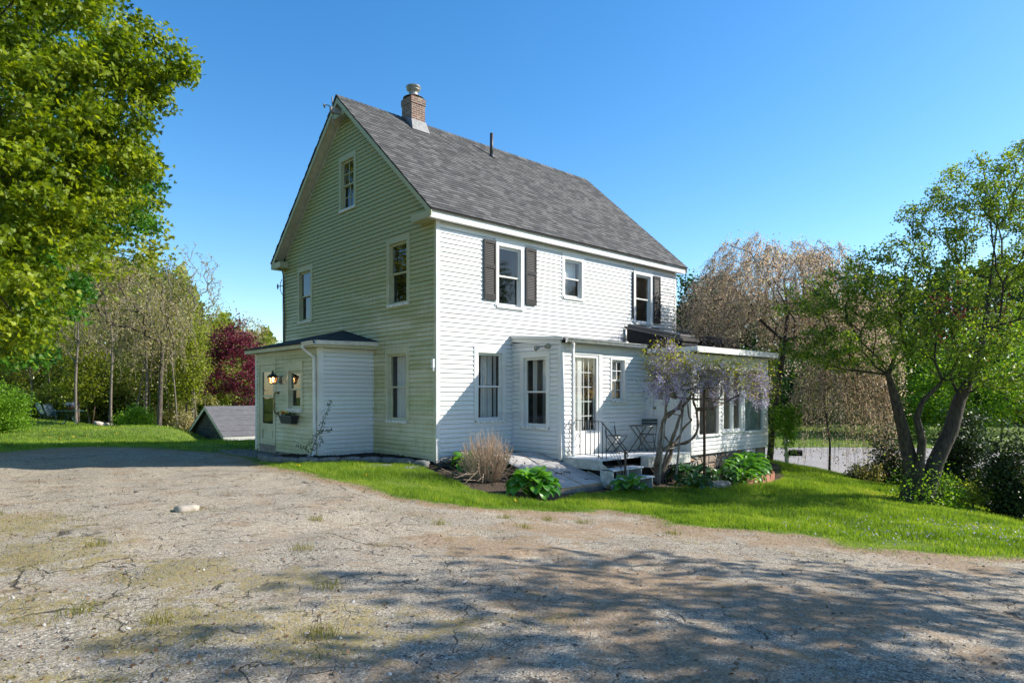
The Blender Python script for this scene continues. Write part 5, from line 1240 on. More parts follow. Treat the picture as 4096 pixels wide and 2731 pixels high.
k = MB(); k.tube([(0,0,0),(.12,-.1,1.1)],.03,6); k.lathe((.12,-.1,1.1),[(.045,0),(.045,.03),(0,.05)],8); o = k.build('stake', M['rust'], None, True); o.location = p; tag(o,'thin dark leaning metal stake at the woodland edge','stake')
# mailbox by the road
p = px3(3147,1858,21.2); p.z = gz(p.x,p.y)
mbx = empty('mailbox', p, 'dark mailbox bracketed to a white post beside the road', 'mailbox')
k = MB(); k.box(-.05,.05,-.05,.05,-.1,1.0); k.bar((.0,0,.25),(.16,-.14,.43),.035); k.build('post', M['decktrim'], mbx)
k = MB(); d_ = V(RT[0],RT[1],0); n_ = V(FW[0],FW[1],0); 
pr_ = [(-.09,0),(.09,0)]+[(.09*math.cos(g),.11+.085*math.sin(g)) for g in [j*math.pi/8 for j in range(9)]]
a_ = [d_*.07+n_*u+V(0,0,.30+z) for u,z in pr_]; b2 = [q+d_*.40 for q in a_]; m_ = len(a_)
k.add(a_+b2, [list(range(m_))[::-1],[m_+i for i in range(m_)]]+[[i,(i+1)%m_,m_+(i+1)%m_,m_+i] for i in range(m_)]); k.build('box', M['shutter'], mbx)

# ------------------------------------------------------------------ shed below the lawn
E0 = Vector(at(896/V2S,1755/V2S,28)); ud = V(0,1,0); wd = V(1,0,0)
shd = empty('shed', (E0.x,E0.y,E0.z-1.86), 'small shed with a grey rolled roof and mossy shake gable, half sunk behind the lawn', 'shed')
SO = Vector(shd.location); Wd, Ln, Ev, Rg = 4.6, 5.5, 2.0, 3.22
s = MB()
for x in (.12, Ln-.1):
    s.poly(V(x,.1,0),V(x,Wd-.1,0),V(x,Wd-.1,Ev),V(x,Wd/2,Rg-.12),V(x,.1,Ev), uv=[(.1,0),(Wd-.1,0),(Wd-.1,Ev),(Wd/2,Rg),(.1,Ev)])
s.poly(V(.12,.1,0),V(Ln-.1,.1,0),V(Ln-.1,.1,Ev),V(.12,.1,Ev), uv=[(0,0),(Ln,0),(Ln,Ev),(0,Ev)]); s.poly(V(.12,Wd-.1,0),V(Ln-.1,Wd-.1,0),V(Ln-.1,Wd-.1,Ev),V(.12,Wd-.1,Ev), uv=[(0,0),(Ln,0),(Ln,Ev),(0,Ev)])
s.build('wall', M['shakes'], shd)
s = MB(); nst = 6
for sg in (0,1):
    f = (lambda p: p) if sg == 0 else (lambda p: V(p.x,Wd-p.y,p.z))
    for i in range(nst):
        t0,t1 = i/nst,(i+1)/nst; y0,y1 = -.12+(Wd/2+.12)*t0, -.12+(Wd/2+.12)*t1; z0_,z1_ = Ev-.06+(Rg-Ev+.06)*t0, Ev-.06+(Rg-Ev+.06)*t1
        s.poly(f(V(-.08,y0,z0_+.035)),f(V(Ln,y0,z0_+.035)),f(V(Ln,y1,z1_+.012)),f(V(-.08,y1,z1_+.012))); s.poly(f(V(-.08,y0,z0_)),f(V(Ln,y0,z0_)),f(V(Ln,y0,z0_+.035)),f(V(-.08,y0,z0_+.035)))
s.build('roof', M['shedroof'], shd)
s = MB(); s.box(-.08,Ln,-.13,-.10,Ev-.22,Ev-.065); s.build('eave_board', M['trim'], shd)
s = MB()
for sg in (0,1):
    f = (lambda p: p) if sg == 0 else (lambda p: V(p.x,Wd-p.y,p.z))
    A_,B_ = f(V(-.075,-.10,Ev-.07)), f(V(-.075,Wd/2,Rg-.01)); s.obox(A_,B_-A_,V(0,0,-.13),V(.03,0,0))
s.build('rake_board', M['gtrim'], shd)
# ------------------------------------------------------------------ plants
def hosta(name, label, loc, R_, Hh, n, L, Wd, mat, seed, group=None):
    rng = np.random.default_rng(seed); root = empty(name, loc, label, 'plant', group)
    vs, fs, ti = [], [], []; st = MB(); prof = [.0,.62,.95,1.0,.86,.55,.0]; cr = [-1,-.5,0,.5,1]
    for i in range(n):
        f = (i+.5)/n; a = i*2.399+rng.normal(0,.15); r0 = R_*(.18+.82*f**.6); el = math.radians(78-62*f+rng.normal(0,6))
        l = L*rng.uniform(.8,1.12); w = Wd*rng.uniform(.85,1.1); d = np.array([math.cos(a),math.sin(a),0]); s_ = np.array([-d[1],d[0],0])
        tip0 = d*(r0-l*.55*math.cos(el)) + np.array([0,0,Hh*(1-.55*f)*rng.uniform(.85,1.05)])
        p = tip0.copy(); ang = el; b0 = len(vs); tw = rng.normal(0,.18)
        st.tube([(0,0,0),tuple(tip0*np.array([.35,.35,.55])),tuple(tip0)],[.011,.009,.007],4,cap=False)
        t_ = rng.uniform(.15,.95)
        for k, pf in enumerate(prof):
            up_ = np.array([0,0,1.])*math.cos(ang)-d*math.sin(ang); sd = s_*math.cos(tw)+up_*math.sin(tw)
            for c in cr:
                rib = .012*math.cos(c*math.pi*4)*pf
                vs.append(p + sd*c*w*.5*pf + up_*(abs(c)**1.3*.20*w*pf + rib + .012*math.sin(k*2.1+c*3+i)))
                ti.append(t_+(.1 if abs(c) < .1 else 0))
            ang -= math.radians(rng.uniform(9,19)); p = p + (d*math.cos(ang)+np.array([0,0,1.])*math.sin(ang))*l/(len(prof)-1)
        for k in range(len(prof)-1):
            for c in range(4):
                q = b0+k*5+c; fs.append([q,q+1,q+6,q+5])
    me = bpy.data.meshes.new('leaves'); me.from_pydata([tuple(v) for v in vs],[],fs)
    at_ = me.attributes.new('tint','FLOAT','POINT'); at_.data.foreach_set('value', np.array(ti,np.float32))
    link('leaves', me, M[mat], root, True); st.build('stalks', M['bright'], root, True)
    return root
def g3(x, y, dz=0): return (x, y, gz(x,y)+dz)
hosta('hosta','big bright hosta clump in front of the cellar hatch', g3(-.08,-3.42), .50,.52,46,.34,.27,'hosta',1)
hosta('hosta','small bright hosta at the foot of the deck steps', g3(2.25,-4.1), .36,.26,20,.27,.21,'hosta',2)
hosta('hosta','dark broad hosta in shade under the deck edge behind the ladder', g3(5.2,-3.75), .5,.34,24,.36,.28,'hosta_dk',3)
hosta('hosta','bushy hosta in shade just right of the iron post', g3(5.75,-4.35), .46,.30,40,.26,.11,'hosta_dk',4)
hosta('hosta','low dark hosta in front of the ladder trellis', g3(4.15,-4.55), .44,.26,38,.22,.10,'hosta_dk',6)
hosta('hosta','hosta with pale leaf tips between the iron post and the terracotta tiles', g3(6.1,-4.72), .42,.36,34,.26,.12,'hosta',7)
for i,(x,y,l) in enumerate([(6.75,-4.35,'left'),(7.35,-4.2,'middle'),(7.95,-3.95,'right')]):
    hosta('hosta',['leftmost sunlit hosta behind the terracotta tiles','middle hosta of the sunlit row under the basement window','hosta at the right end of the terracotta tile row'][i], g3(x,y), .56,.47,50,.36,.15,'hosta',10+i)
hosta('hosta','hosta leaves against the boulder behind the dry stems', g3(.35,-.75,.0), .34,.34,14,.32,.24,'hosta',15)
# dry shrub
rng = np.random.default_rng(8); base = np.array(g3(.10,-1.75)); sr = empty('dry_shrub', base, 'dry leafless tan stems of a hydrangea in front of the wing window', 'shrub')
mb = MB()
for i in range(260):
    a = rng.uniform(0,6.28); rr_ = rng.random()**.6; t = np.array([math.cos(a)*rr_*.72, math.sin(a)*rr_*.62, rng.uniform(.55,1.22)*(1-.38*rr_**2)]); b0 = np.array([math.cos(a)*rr_*.30, math.sin(a)*rr_*.26, 0])
    m_ = b0*.6+t*.5+rng.normal(0,.025,3); pts = [b0,m_,t]; mb.tube(pts,[.008,.0065,.0045],4,cap=False)
    for k in range(rng.integers(1,4)):
        f = rng.uniform(.45,.95); p = b0*(1-f)+t*f; q = p+np.array([rng.normal(0,.05),rng.normal(0,.05),rng.uniform(.08,.26)]); mb.tube([p,q],[.004,.0028],3,cap=False)
for i in range(26):
    a = rng.uniform(2.6,5.6); mb.tube([(0,0,.02),(math.cos(a)*.5,math.sin(a)*.45,rng.uniform(.05,.3)),(math.cos(a)*rng.uniform(.8,1.2),math.sin(a)*rng.uniform(.7,1.0),rng.uniform(-.02,.35))],[.006,.005,.003],4,cap=False)
mb.build('stems', M['twig_tan'], sr, True)
P_ = np.c_[rng.normal(0,.45,170),rng.normal(0,.40,170),rng.uniform(.02,.5,170)]; leaves_mesh('new_leaves', P_, .075, M['dkgreen'], sr)
# climber at the porch downspout
cb0 = np.array(g3(-2.12,2.42)); cr_ = empty('climbing_rose', cb0, 'thin young climbing rose leaning at the porch downspout', 'shrub')
def pt_(sx, sy, D=15.9): return at((980+sx/5.6)/V2S,(1600+sy/5.6)/V2S,D)-cb0
stems = [[(1450,1310),(1500,1120),(1560,950),(1640,760),(1700,640),(1750,500),(1790,380),(1850,230),(1900,80),(1920,10)],[(1650,750),(1760,700),(1860,670),(1960,640)],[(1500,1130),(1620,1060),(1700,960),(1720,860),(1690,790)],[(1480,1200),(1400,1120),(1290,1070),(1200,1030),(1170,990)],[(1550,960),(1500,900),(1540,800),(1590,720)],[(1330,1075),(1430,980),(1500,930)]]
mb = MB(); LP = []
for k, s in enumerate(stems):
    p = [pt_(x,y,15.9+.05*math.sin(k+i)) for i,(x,y) in enumerate(s)]; mb.tube(p, list(np.linspace(.011 if k == 0 else .006,.003,len(p))), 5)
    lo_k = 4 if k == 0 else 1
    for i in range(lo_k, len(p)):
        for _ in range(20 if k == 0 else 13): u = rng.random(); LP.append(p[i]*u+p[i-1]*(1-u)+rng.normal(0,.035,3))
mb.build('stem', M['twig_brown'], cr_, True); leaves_mesh('leaves', LP, .042, M['dkgreen'], cr_)

# ------------------------------------------------------------------ grass and ground litter
def scatter(n, x0,x1,y0,y1, rng): return np.c_[rng.uniform(x0,x1,n), rng.uniform(y0,y1,n)]
rng = np.random.default_rng(21)
def lawn_pts(P):
    sd_ = sdist(P,DRIVE)+wob(P)*.16; k = (rng.random(len(P)) < np.where(sd_ > -.12, .75*np.exp(-np.maximum(sd_+.12,0)/.13), 1)) & (sd_ < .6) & (sdist(P,BED)+wob(P)*.12 < -.02) & (sdist(P,ROAD) < -.1) & (sdist(P,MULCH) < .02)
    ins = (P[:,0] > -.05) & (P[:,0] < 10.5) & (P[:,1] > -1.8) & (P[:,1] < 8.9); ins |= (P[:,0] > -1.65)&(P[:,0] < 0)&(P[:,1] > 2.9)&(P[:,1] < 7.2)
    ins |= (P[:,0] > -2.75)&(P[:,0] < -1.6)&(P[:,1] > 4.6)&(P[:,1] < 7.8)
    v = P-CAM[:2]; d = v@FW[:2]; l = v@RT[:2]
    return k & ~ins & (d > 3) & (np.abs(l) < d*.83+.6)
parts_ = []
for (n,x0,x1,y0,y1,hh,ww) in [(150000,-4,2,-8,3.2,.078,.009),(250000,0,13,-13,-2.5,.088,.0105),(70000,-18,2,7,16,.075,.014),(80000,-24,3,14,36,.08,.022),(24000,12,40,-12,24,.09,.04)]:
    P = scatter(n,x0,x1,y0,y1,rng); P = P[lawn_pts(P)]
    if x0 == 12: P = P[sdist(P,ROAD) < -.3]
    parts_.append((P,hh,ww))
allP = np.concatenate([p for p,_,_ in parts_]); H_ = np.concatenate([np.full(len(p),h) for p,h,_ in parts_])
tn_ = .44+.26*wob(allP*1.7)+.22*wob(allP*5.1)+np.where(rng.random(len(allP)) < .10, .4, 0)
edge_ = -sdist(allP,DRIVE); H_ = H_*np.clip(.5+edge_*.8,.35,1.05)*(1+.5*wob(allP*3.3))
p3 = np.c_[allP, GH(allP)-.008]
i0 = 0
gr_parts = []
for gi,(p,h,w_) in enumerate(parts_):
    s = slice(i0,i0+len(p)); i0 += len(p)
    o = blades('lawn_grass', p3[s], np.maximum(H_[s],.02), w_, M['grass'], None, .6, rng, tn_[s]); gr_parts.append(o)
# join the patches into one sheet of grass
me_all = bpy.data.meshes.new('lawn_grass')
def join(objs, name, mat):
    vs, ls, st, tt = [], [], [], []; vo = lo = 0
    for o in objs:
        me = o.data; nv = len(me.vertices); a = np.empty(nv*3,np.float32); me.vertices.foreach_get('co',a); vs.append(a)
        l = np.empty(len(me.loops),np.int32); me.loops.foreach_get('vertex_index',l); ls.append(l+vo)
        q = np.empty(len(me.polygons),np.int32); me.polygons.foreach_get('loop_start',q); st.append(q+lo)
        t = np.empty(nv,np.float32); me.attributes['tint'].data.foreach_get('value',t); tt.append(t)
        vo += nv; lo += len(l)
    for o in objs:
        me = o.data; bpy.data.objects.remove(o); bpy.data.meshes.remove(me)
    me = bpy.data.meshes.new(name); v = np.concatenate(vs); l = np.concatenate(ls); s = np.concatenate(st)
    me.vertices.add(len(v)//3); me.vertices.foreach_set('co',v); me.loops.add(len(l)); me.loops.foreach_set('vertex_index',l)
    me.polygons.add(len(s)); me.polygons.foreach_set('loop_start',s); a = me.attributes.new('tint','FLOAT','POINT'); a.data.foreach_set('value',np.concatenate(tt))
    me.update(calc_edges=True); return link(name, me, mat)
bpy.data.meshes.remove(me_all)
tag(join(gr_parts,'lawn_grass',M['grass']), 'bright green mown grass of the lawns', 'grass', kind='stuff')
# thin grass and moss in the driveway
P = scatter(120000,-11,1,-12,0,rng); mo_ = blobf(P,MOSS); v = P-CAM[:2]; d = v@FW[:2]; l = v@RT[:2]
k = (rng.random(len(P)) < np.clip(mo_+.45*wob(P*2.3)-.34,0,1)*1.1) & (sdist(P,DRIVE) > .05) & (d > 2.5) & (np.abs(l) < d*.83+.3); P = P[k]
# tufts along the broken lawn edge and the odd weed
E_ = scatter(60000,-5,4,-12,3,rng); s_ = sdist(E_,DRIVE); E_ = E_[(s_ > -.05)&(s_ < .45)&(rng.random(len(E_)) < np.exp(-np.maximum(s_,0)/.2)*.4)]
tuft = []
for (cx_,cy_) in [(-2.55,-5.3),(-1.9,-5.6),(-2.9,-6.1),(-1.5,-6.0),(-3.9,-5.4),(-8.1,-7.6),(-8.5,-7.0),(-7.3,-8.6),(-7.9,-4.4),(-8.6,-1.6),(-9.2,-4.3),(-5.3,-4.4),(-6.2,-5.9),(-1.1,-7.4),(-6.7,-7.5)]:
    tuft.append(np.c_[rng.normal(cx_,.07,90),rng.normal(cy_,.07,90)])
T_ = np.concatenate(tuft); G_ = np.concatenate([P,E_,T_])
hh = np.concatenate([np.full(len(P),.028),np.full(len(E_),.045),np.full(len(T_),.085)])
o = blades('thin_grass', np.c_[G_,GH(G_)-.004], hh, .005, M['drygrass'], None, .9, rng); tag(o,'sparse dry grass and moss growing through the driveway','grass',kind='stuff')
# loose chips, dead leaves and twigs
def near_pts(n, a=0): 
    d = 3.0+11*rng.random(n)**1.5; l = rng.uniform(-.82,.82,n)*d; P = CAM[:2]+FW[:2]*d[:,None]+RT[:2]*l[:,None]; return P[sdist(P,DRIVE) > .02]
P = near_pts(15000); q = np.c_[P,GH(P)+.002]; n = len(q)
oc = np.array([(1,0,0),(0,1,0),(-1,0,0),(0,-1,0),(0,0,.8),(0,0,-.3)]); s = rng.uniform(.0035,.0095,n)*np.where(rng.random(n)<.06,rng.uniform(1.5,2.8,n),1)
Wv = q[:,None,:]+s[:,None,None]*(oc[None]*rng.uniform(.6,1.2,(n,6,1))+rng.normal(0,.18,(n,6,3)))
o = raw_mesh('gravel', Wv.reshape(-1,3), [[0,1,4],[1,2,4],[2,3,4],[3,0,4]], 6, n, np.repeat(rng.random(n),6), M['pebble']); tag(o,'loose gravel chips scattered over the driveway','gravel',kind='stuff')
P = near_pts(1500); q = np.c_[P,GH(P)+.008]; o = leaves_mesh('leaf_litter', q, .035, M['litter'], None, 'oval', 1.2); tag(o,'small dead leaves strewn over the driveway','leaf litter',kind='stuff')
P = np.concatenate([scatter(5200,-2.7,.1,-.2,5.0,rng)]); P = P[sdist(P,MULCH) > .03]; o = leaves_mesh('mulch_chips', np.c_[P,GH(P)+.006], .045, M['mulch'], None, 'slim', .5); tag(o,'dark bark chips covering the bed by the porch','mulch',kind='stuff')
tw = MB()
for i in range(70):
    P = near_pts(1)
    if not len(P): continue
    x,y = P[0]; a = rng.uniform(0,3.14); l = rng.uniform(.04,.22); tw.tube([(x,y,gz(x,y)+.008),(x+l*.5*math.cos(a),y+l*.5*math.sin(a),gz(x,y)+.016),(x+l*math.cos(a+.2),y+l*math.sin(a+.2),gz(x,y)+.008)],.0025,3)
o = tw.build('fallen_twigs', M['bark'], None); tag(o,'thin fallen twigs on the driveway','twigs',kind='stuff')
# dandelions and little violet flowers in the grass
P = np.concatenate([rng.normal(0,1,(260,2))*[1.3,.55]+[3.4,-9.6], rng.normal(0,1,(150,2))*[1.0,.6]+[1.9,-8.9], rng.normal(0,1,(200,2))*[1.0,.5]+[3.9,-10.6]])
o = leaves_mesh('violet_blossoms', np.c_[P,GH(P)+.075], .030, M['petal_v'], None, 'oval', .6); tag(o,'tiny pale violet flowers spread in the right hand lawn','flowers',kind='stuff')
P = np.concatenate([rng.uniform(-8,-3,(16,1)),rng.uniform(11.3,20,(16,1))],1); P = np.concatenate([P,[[-2.9,1.3],[-2.4,-.8],[-1.2,-4.1]]]); P = np.repeat(P,6,0)+rng.normal(0,.018,(len(P)*6,2))
o = leaves_mesh('dandelions', np.c_[P,GH(P)+.07], .045, M['petal_y'], None, 'oval', 1.0); tag(o,'yellow dandelion heads dotted in the grass','flowers',kind='stuff')
# ------------------------------------------------------------------ trees
A_ = lambda x, y, d: at(x, y, d)
def ground_base(vx, D):
    p = at(vx, 900, D); p[2] = gz(p[0], p[1]) - .05; return p
# maple at the left edge, its crown reaching into the picture
b0 = ground_base(-420, 12.8)
tree('maple_tree', 'leafy yellow green maple reaching in from the left edge of the driveway', 'tree',
     [b0, b0+[.1,.1,1.5], b0+[.2,.2,3.0], b0+[.5,.1,4.6], b0+[.9,.0,6.2], b0+[1.2,0,8.0], b0+[1.5,-.2,9.8]],
     [(40,60,10.8,250,150,2.0),(160,60,11.2,160,120,1.6),(320,145,11.6,88,50,.9,1.6),(400,150,11.7,30,22,.4,2),(255,230,11.4,100,100,1.3),(60,260,10.8,220,160,1.9),(215,345,11.4,115,85,1.3),(280,420,11.6,70,70,1.0,1.3),
      (30,430,10.4,180,120,1.8),(190,480,11.2,140,75,1.3),(60,560,10.0,150,90,1.4),(30,690,9.8,110,80,1.2),(10,790,9.6,75,50,.9),(-180,150,12,180,250,2.4,.5),(-180,500,12,170,200,2.2,.5),(60,-90,11,220,100,2.0,.6),(432,118,11.7,20,14,.3,3),(422,150,11.7,14,12,.25,3),(360,78,11.6,24,16,.3,3),(385,175,11.6,20,12,.3,3),(345,285,11.5,24,14,.3,3),(340,205,11.5,16,12,.3,3),(362,385,11.6,16,12,.3,3),(310,25,11.4,14,20,.3,2),(335,330,11.6,18,10,.3,3)],
     900, 44000, .086, M['maple'], M['bark_dark'], 'maple', spread=.115, tip=.005, bal=.5, rmax=.24, up=.35, seed=3, hang=.6)
b0 = ground_base(-330,15.5)
tree('maple_tree', 'deeper green maple boughs low at the left behind the paler maple', 'tree',
     [b0, b0+[.2,.1,2.0], b0+[.6,.2,3.8], b0+[1.0,.3,5.6], b0+[1.0,.4,8.0]],
     [(150,400,13.5,170,100,1.6),(280,360,14,75,60,1.0),(300,430,14,55,45,.8),(90,520,13,150,80,1.4),(230,500,13.8,110,60,1.2),(60,640,12.6,110,80,1.2),(110,690,12.8,60,50,.9),(30,790,12.4,60,60,.9),(-100,480,14.5,150,200,1.8,.5),(100,150,15,230,200,2.2,.6)],
     640, 30000, .092, M['mapledk'], M['bark_dark'], 'maple', spread=.125, tip=.005, bal=.5, rmax=.2, up=.35, seed=5, hang=.6)
b0 = ground_base(-230,21)
tree('maple_tree', 'tall yellow green maple behind the other two with a long bough to the right', 'tree',
     [b0, b0+[.1,.1,2.5], b0+[.3,.2,5.0], b0+[.5,.2,7.5], b0+[.5,.2,10.5]],
     [(300,480,21,70,60,1.6,1.5),(340,500,21,55,45,1.2,1.5),(250,560,21,110,55,1.6),(150,620,21,130,70,2),(330,560,21,50,22,.9,1.5),(120,500,21,120,90,2),(-60,300,20.5,260,260,3.2),(-220,50,20.5,330,300,3.8),(60,60,21,220,200,3),(-420,350,20,240,260,3.4)],
     430, 15000, .17, M['spring'], M['bark'], 'maple', spread=.34, tip=.008, bal=.4, rmax=.28, seed=6)
for k,(x,y,h,rad,lab,sd) in enumerate([(-14.5,3.5,13.5,4.6,'big maple left of the driveway, mirrored in the gable windows',201),(-17.5,-4.5,11,3.8,'maple standing left of the camera beside the driveway',202),(-15.5,14.5,17.5,6.0,'maple at the left end of the driveway, mirrored in the gable windows',203)]):
    b = np.array([x,y,h1(x,y)-.05]); rng2 = np.random.default_rng(sd); d = rng2.normal(size=(150,3)); d /= np.linalg.norm(d,axis=1)[:,None]; T = b+np.array([0,0,h*.60])+d*(rng2.random(150)**.4)[:,None]*np.array([rad,rad,h*.38])
    nodes, par = grow(rng2, [b+np.array([.05*i,.04*i,h*.09*i]) for i in range(7)], T, .35); r = radii(nodes, par, .009); root = empty('maple_tree', b, lab, 'tree'); wood('trunk', nodes, par, r, M['bark'], root, b)
    th = np.where(r < .03)[0]; i = rng2.choice(th, 7000); leaves_mesh('crown', nodes[i]+rng2.normal(0,.36,(7000,3)), .26, M['maple'], root, 'maple', .5, rng2, origin=b)
# row of trees at the woodland edge
def simple_tree(kind, label, vx, D, top, halfw, lmat, bmat, seed, nt=150, nl=5000, ls=.11, low=None, group=None, tmpl='oval', spread=.3, tip=.007, cat='tree', keep=1.0, name=None, lean=0):
    b = ground_base(vx, D); s = V2S*D/F; zt = CAM[2]+(YH/V2S-top)*s; H_ = zt-b[2]
    low_ = low if low is not None else top+(905-top)*.72
    cy = (top+low_)/2; ry = (low_-top)/2
    tr = [b+np.array([RT[0]*lean*t*t, RT[1]*lean*t*t, H_*.62*t])+np.array([.1*math.sin(seed+t*5),.1*math.cos(seed*2+t*4),0])*t for t in np.linspace(0,1,6)]
    bl = [(vx+lean/s*.6,cy,D,halfw,ry,halfw*s*.8),(vx-halfw*.4,cy+ry*.35,D,halfw*.6,ry*.5,halfw*s*.6),(vx+halfw*.45+lean/s*.5,cy+ry*.1,D,halfw*.55,ry*.6,halfw*s*.6)]
    return tree(name or 'woodland_tree', label, cat, tr, bl, nt, nl, ls, lmat, bmat, tmpl, spread, tip, .35, None, .5, seed, group, keep=keep)
WT = [('spring','fresh yellow green tree at the left of the woodland edge',40,40,600,75,3),('wood_a','olive leaved tree behind the patio chairs',130,42,585,80,4),('budbrown','tall brown budded tree over the patio table',215,44,560,75,5),('spring','yellow green tree left of the dark juniper',180,38,700,60,6),
      ('wood_b','hazy olive budding tree above the juniper',290,46,570,70,7),('wood_a','mid green tree behind the weeping dry tree',330,45,640,55,8),('spring','slender light green tree right of the weeping dry tree',430,40,700,45,9),('wood_a','green tree under the bare grey crown',470,44,720,50,10),
      ('wood_b','olive tree right behind the crimson tree',540,50,735,55,11),('bright','rounded bright green tree far behind the porch roof',625,60,775,60,12),('budbrown','thin brown tree at the far right of the left woodland',592,52,735,38,13),('spring','broad spring green tree between the bare crown and the crimson tree',505,52,690,55,18),('wood_b','budding tree just left of the bare grey crown',385,43,600,60,19),('wood_a','round green tree behind the top of the crimson tree',560,58,745,50,20),('conifer','narrow dark conifer in the left woodland',385,48,585,26,14),('wood_a','low green tree behind the crimson tree',500,46,800,60,15),
      ('wood_b','leaning olive tree at the left woodland edge',-60,40,560,90,16),('wood_a','low leafy tree filling the woodland edge over the logs',250,40,780,70,17)]
for k, lab, vx, D, top, hw, sd in WT:
    simple_tree(k, lab, vx, D, top, hw, M[k], M['bark'], sd, 190, 5200 if k != 'budbrown' else 3200, .15 if D > 42 else .13, low=940 if sd in (6,9,17,15) else 900, spread=.34, tip=.009)
# bare grey tree against the sky
simple_tree('bare', 'bare grey tree with tiny buds standing against the sky', 440, 42, 552, 72, M['budbrown'], M['bark_pale'], 31, 480, 1500, .10, low=790, spread=.06, tip=.0085)
simple_tree('bare', 'small bare twiggy tree on the skyline right of the crimson tree', 575, 50, 725, 40, M['budbrown'], M['bark_pale'], 32, 170, 500, .10, low=800, spread=.05, tip=.007)
# far wood as one mass behind them
rng = np.random.default_rng(44)
n = 42000; vx_ = rng.uniform(-500,700,n); D_ = rng.uniform(50,66,n)
topc = np.interp(vx_,[-250,0,160,330,420,480,540,620,700],[560,590,600,600,640,735,765,790,800])+18*np.sin(vx_*.07)+14*np.sin(vx_*.19+1)
vy_ = topc+(960-topc)*rng.random(n)**1.15
P = np.array([at(a,b_,c) for a,b_,c in zip(vx_,vy_,D_)])
o = leaves_mesh('far_wood', P, .62, M['wood_a'], None, 'spray', .4, rng, .5+.35*np.sin(vx_*.05)*np.sin(vy_*.06+vx_*.02)); tag(o,'far woodland seen as one mass behind the left lawn','woodland',kind='stuff')
# undergrowth along the lawn edge
def bush(label, vx, D, top, hw, mat, seed, nl=4500, ls=.09, name='shrub', bot=None, nt=80, spread=.2, cat='shrub', bm='bark'):
    b = ground_base(vx, D); s = V2S*D/F; bot_y = bot or (YH-(b[2]-CAM[2])*F/D)/V2S
    cy = (top+bot_y)/2; ry = (bot_y-top)/2
    return tree(name, label, cat, [b, b+[0,0,.3]], [(vx,cy,D,hw,ry,hw*s*.8),(vx-hw*.45,cy+ry*.3,D,hw*.6,ry*.65,hw*s*.6),(vx+hw*.45,cy+ry*.25,D,hw*.6,ry*.7,hw*s*.6),(vx,cy+ry*.6,D,hw*.95,ry*.42,hw*s*.8)], nt, nl, ls, M[mat], M[bm], 'oval', spread, .005, .3, None, .5, seed)
bush('bright green rounded bush at the left picture edge', 5, 27, 873, 58, 'bright', 51, 9000, .085)
bush('dark juniper bush behind the patio table', 265, 41, 858, 50, 'conifer', 52, 8000, .15, name='juniper')
bush('low green shrub right of the logs', 318, 35.5, 925, 32, 'bright', 53, 4200, .10)
bush('small green shrub at the lawn edge left of the tree trunk', 285, 36.5, 945, 18, 'bright', 54, 2200, .09)
bush('brownish green thicket behind the patio chairs', 95, 40, 880, 60, 'wood_a', 55, 6000, .12)
bush('green thicket between patio table and stake', 195, 40, 895, 45, 'wood_a', 56, 5000, .12)
bush('olive brush behind the weeping dry tree', 400, 41, 900, 48, 'wood_b', 57, 5000, .12)
bush('brown dry brush left of the shed', 428, 34, 950, 22, 'budbrown', 58, 2500, .10, bot=1000)
bush('olive brush between the shed and the crimson tree', 470, 42, 900, 45, 'wood_b', 59, 4200, .12)
bush('young shrub under the skyline at the far left wood', 20, 41, 830, 60, 'wood_b', 60, 5200, .13)
for i,(vx,D,top,hw,lab) in enumerate([(175,36,600,70,'tangled bare brown tree behind the maple boughs'),(255,37,585,75,'bare brown branching tree over the juniper'),(335,39,600,55,'bare brown tree just left of the weeping dry tree crown'),(470,46,740,40,'fine twigged brown tree left of the crimson tree')]):
    simple_tree('bare', lab, vx, D, top, hw, M['budbrown'], M['bark_pale'], 330+i, 420, 1500, .08, low=830, spread=.10, tip=.0075)
# slender trunks standing in the front of the wood
for i,(vx,D,top,mt,lab) in enumerate([(70,38.5,720,'wood_a','slender pale trunked sapling left of the patio chairs'),(110,41,700,'spring','slim sapling just behind the back of the left patio chair'),(160,40,690,'wood_b','slim pale sapling over the patio table'),(205,39.5,660,'wood_a','thin double trunked sapling between flower pot and stake'),
      (238,43,640,'budbrown','thin pale trunk just left of the juniper'),(308,39,690,'wood_b','thin pale trunk just right of the juniper'),(345,40,650,'spring','slender trunk left of the weeping dry tree'),(402,38,690,'wood_b','slender trunk right of the weeping dry tree'),(438,40,720,'wood_a','forked pale sapling standing left above the shed roof'),(462,41,760,'budbrown','thin leaning sapling above the shed ridge')]):
    b = ground_base(vx,D); s_ = V2S*D/F; H_ = CAM[2]+(YH/V2S-top)*s_-b[2]; rg = np.random.default_rng(300+i); ln = rg.normal(0,.05)
    tr = [b+np.array([ln*t*H_+.12*math.sin(t*5+i),.1*math.cos(t*4+i),H_*.8*t]) for t in np.linspace(0,1,7)]
    tree('sapling', lab, 'tree', tr, [(vx+ln*H_/s_*.7,top+40,D,22,40,.8),(vx+ln*H_/s_*.4,top+95,D,30,45,1.0)], 60, 420, .12, M[mt], M['bark_pale'], 'oval', .2, .010, .4, None, .5, 300+i)
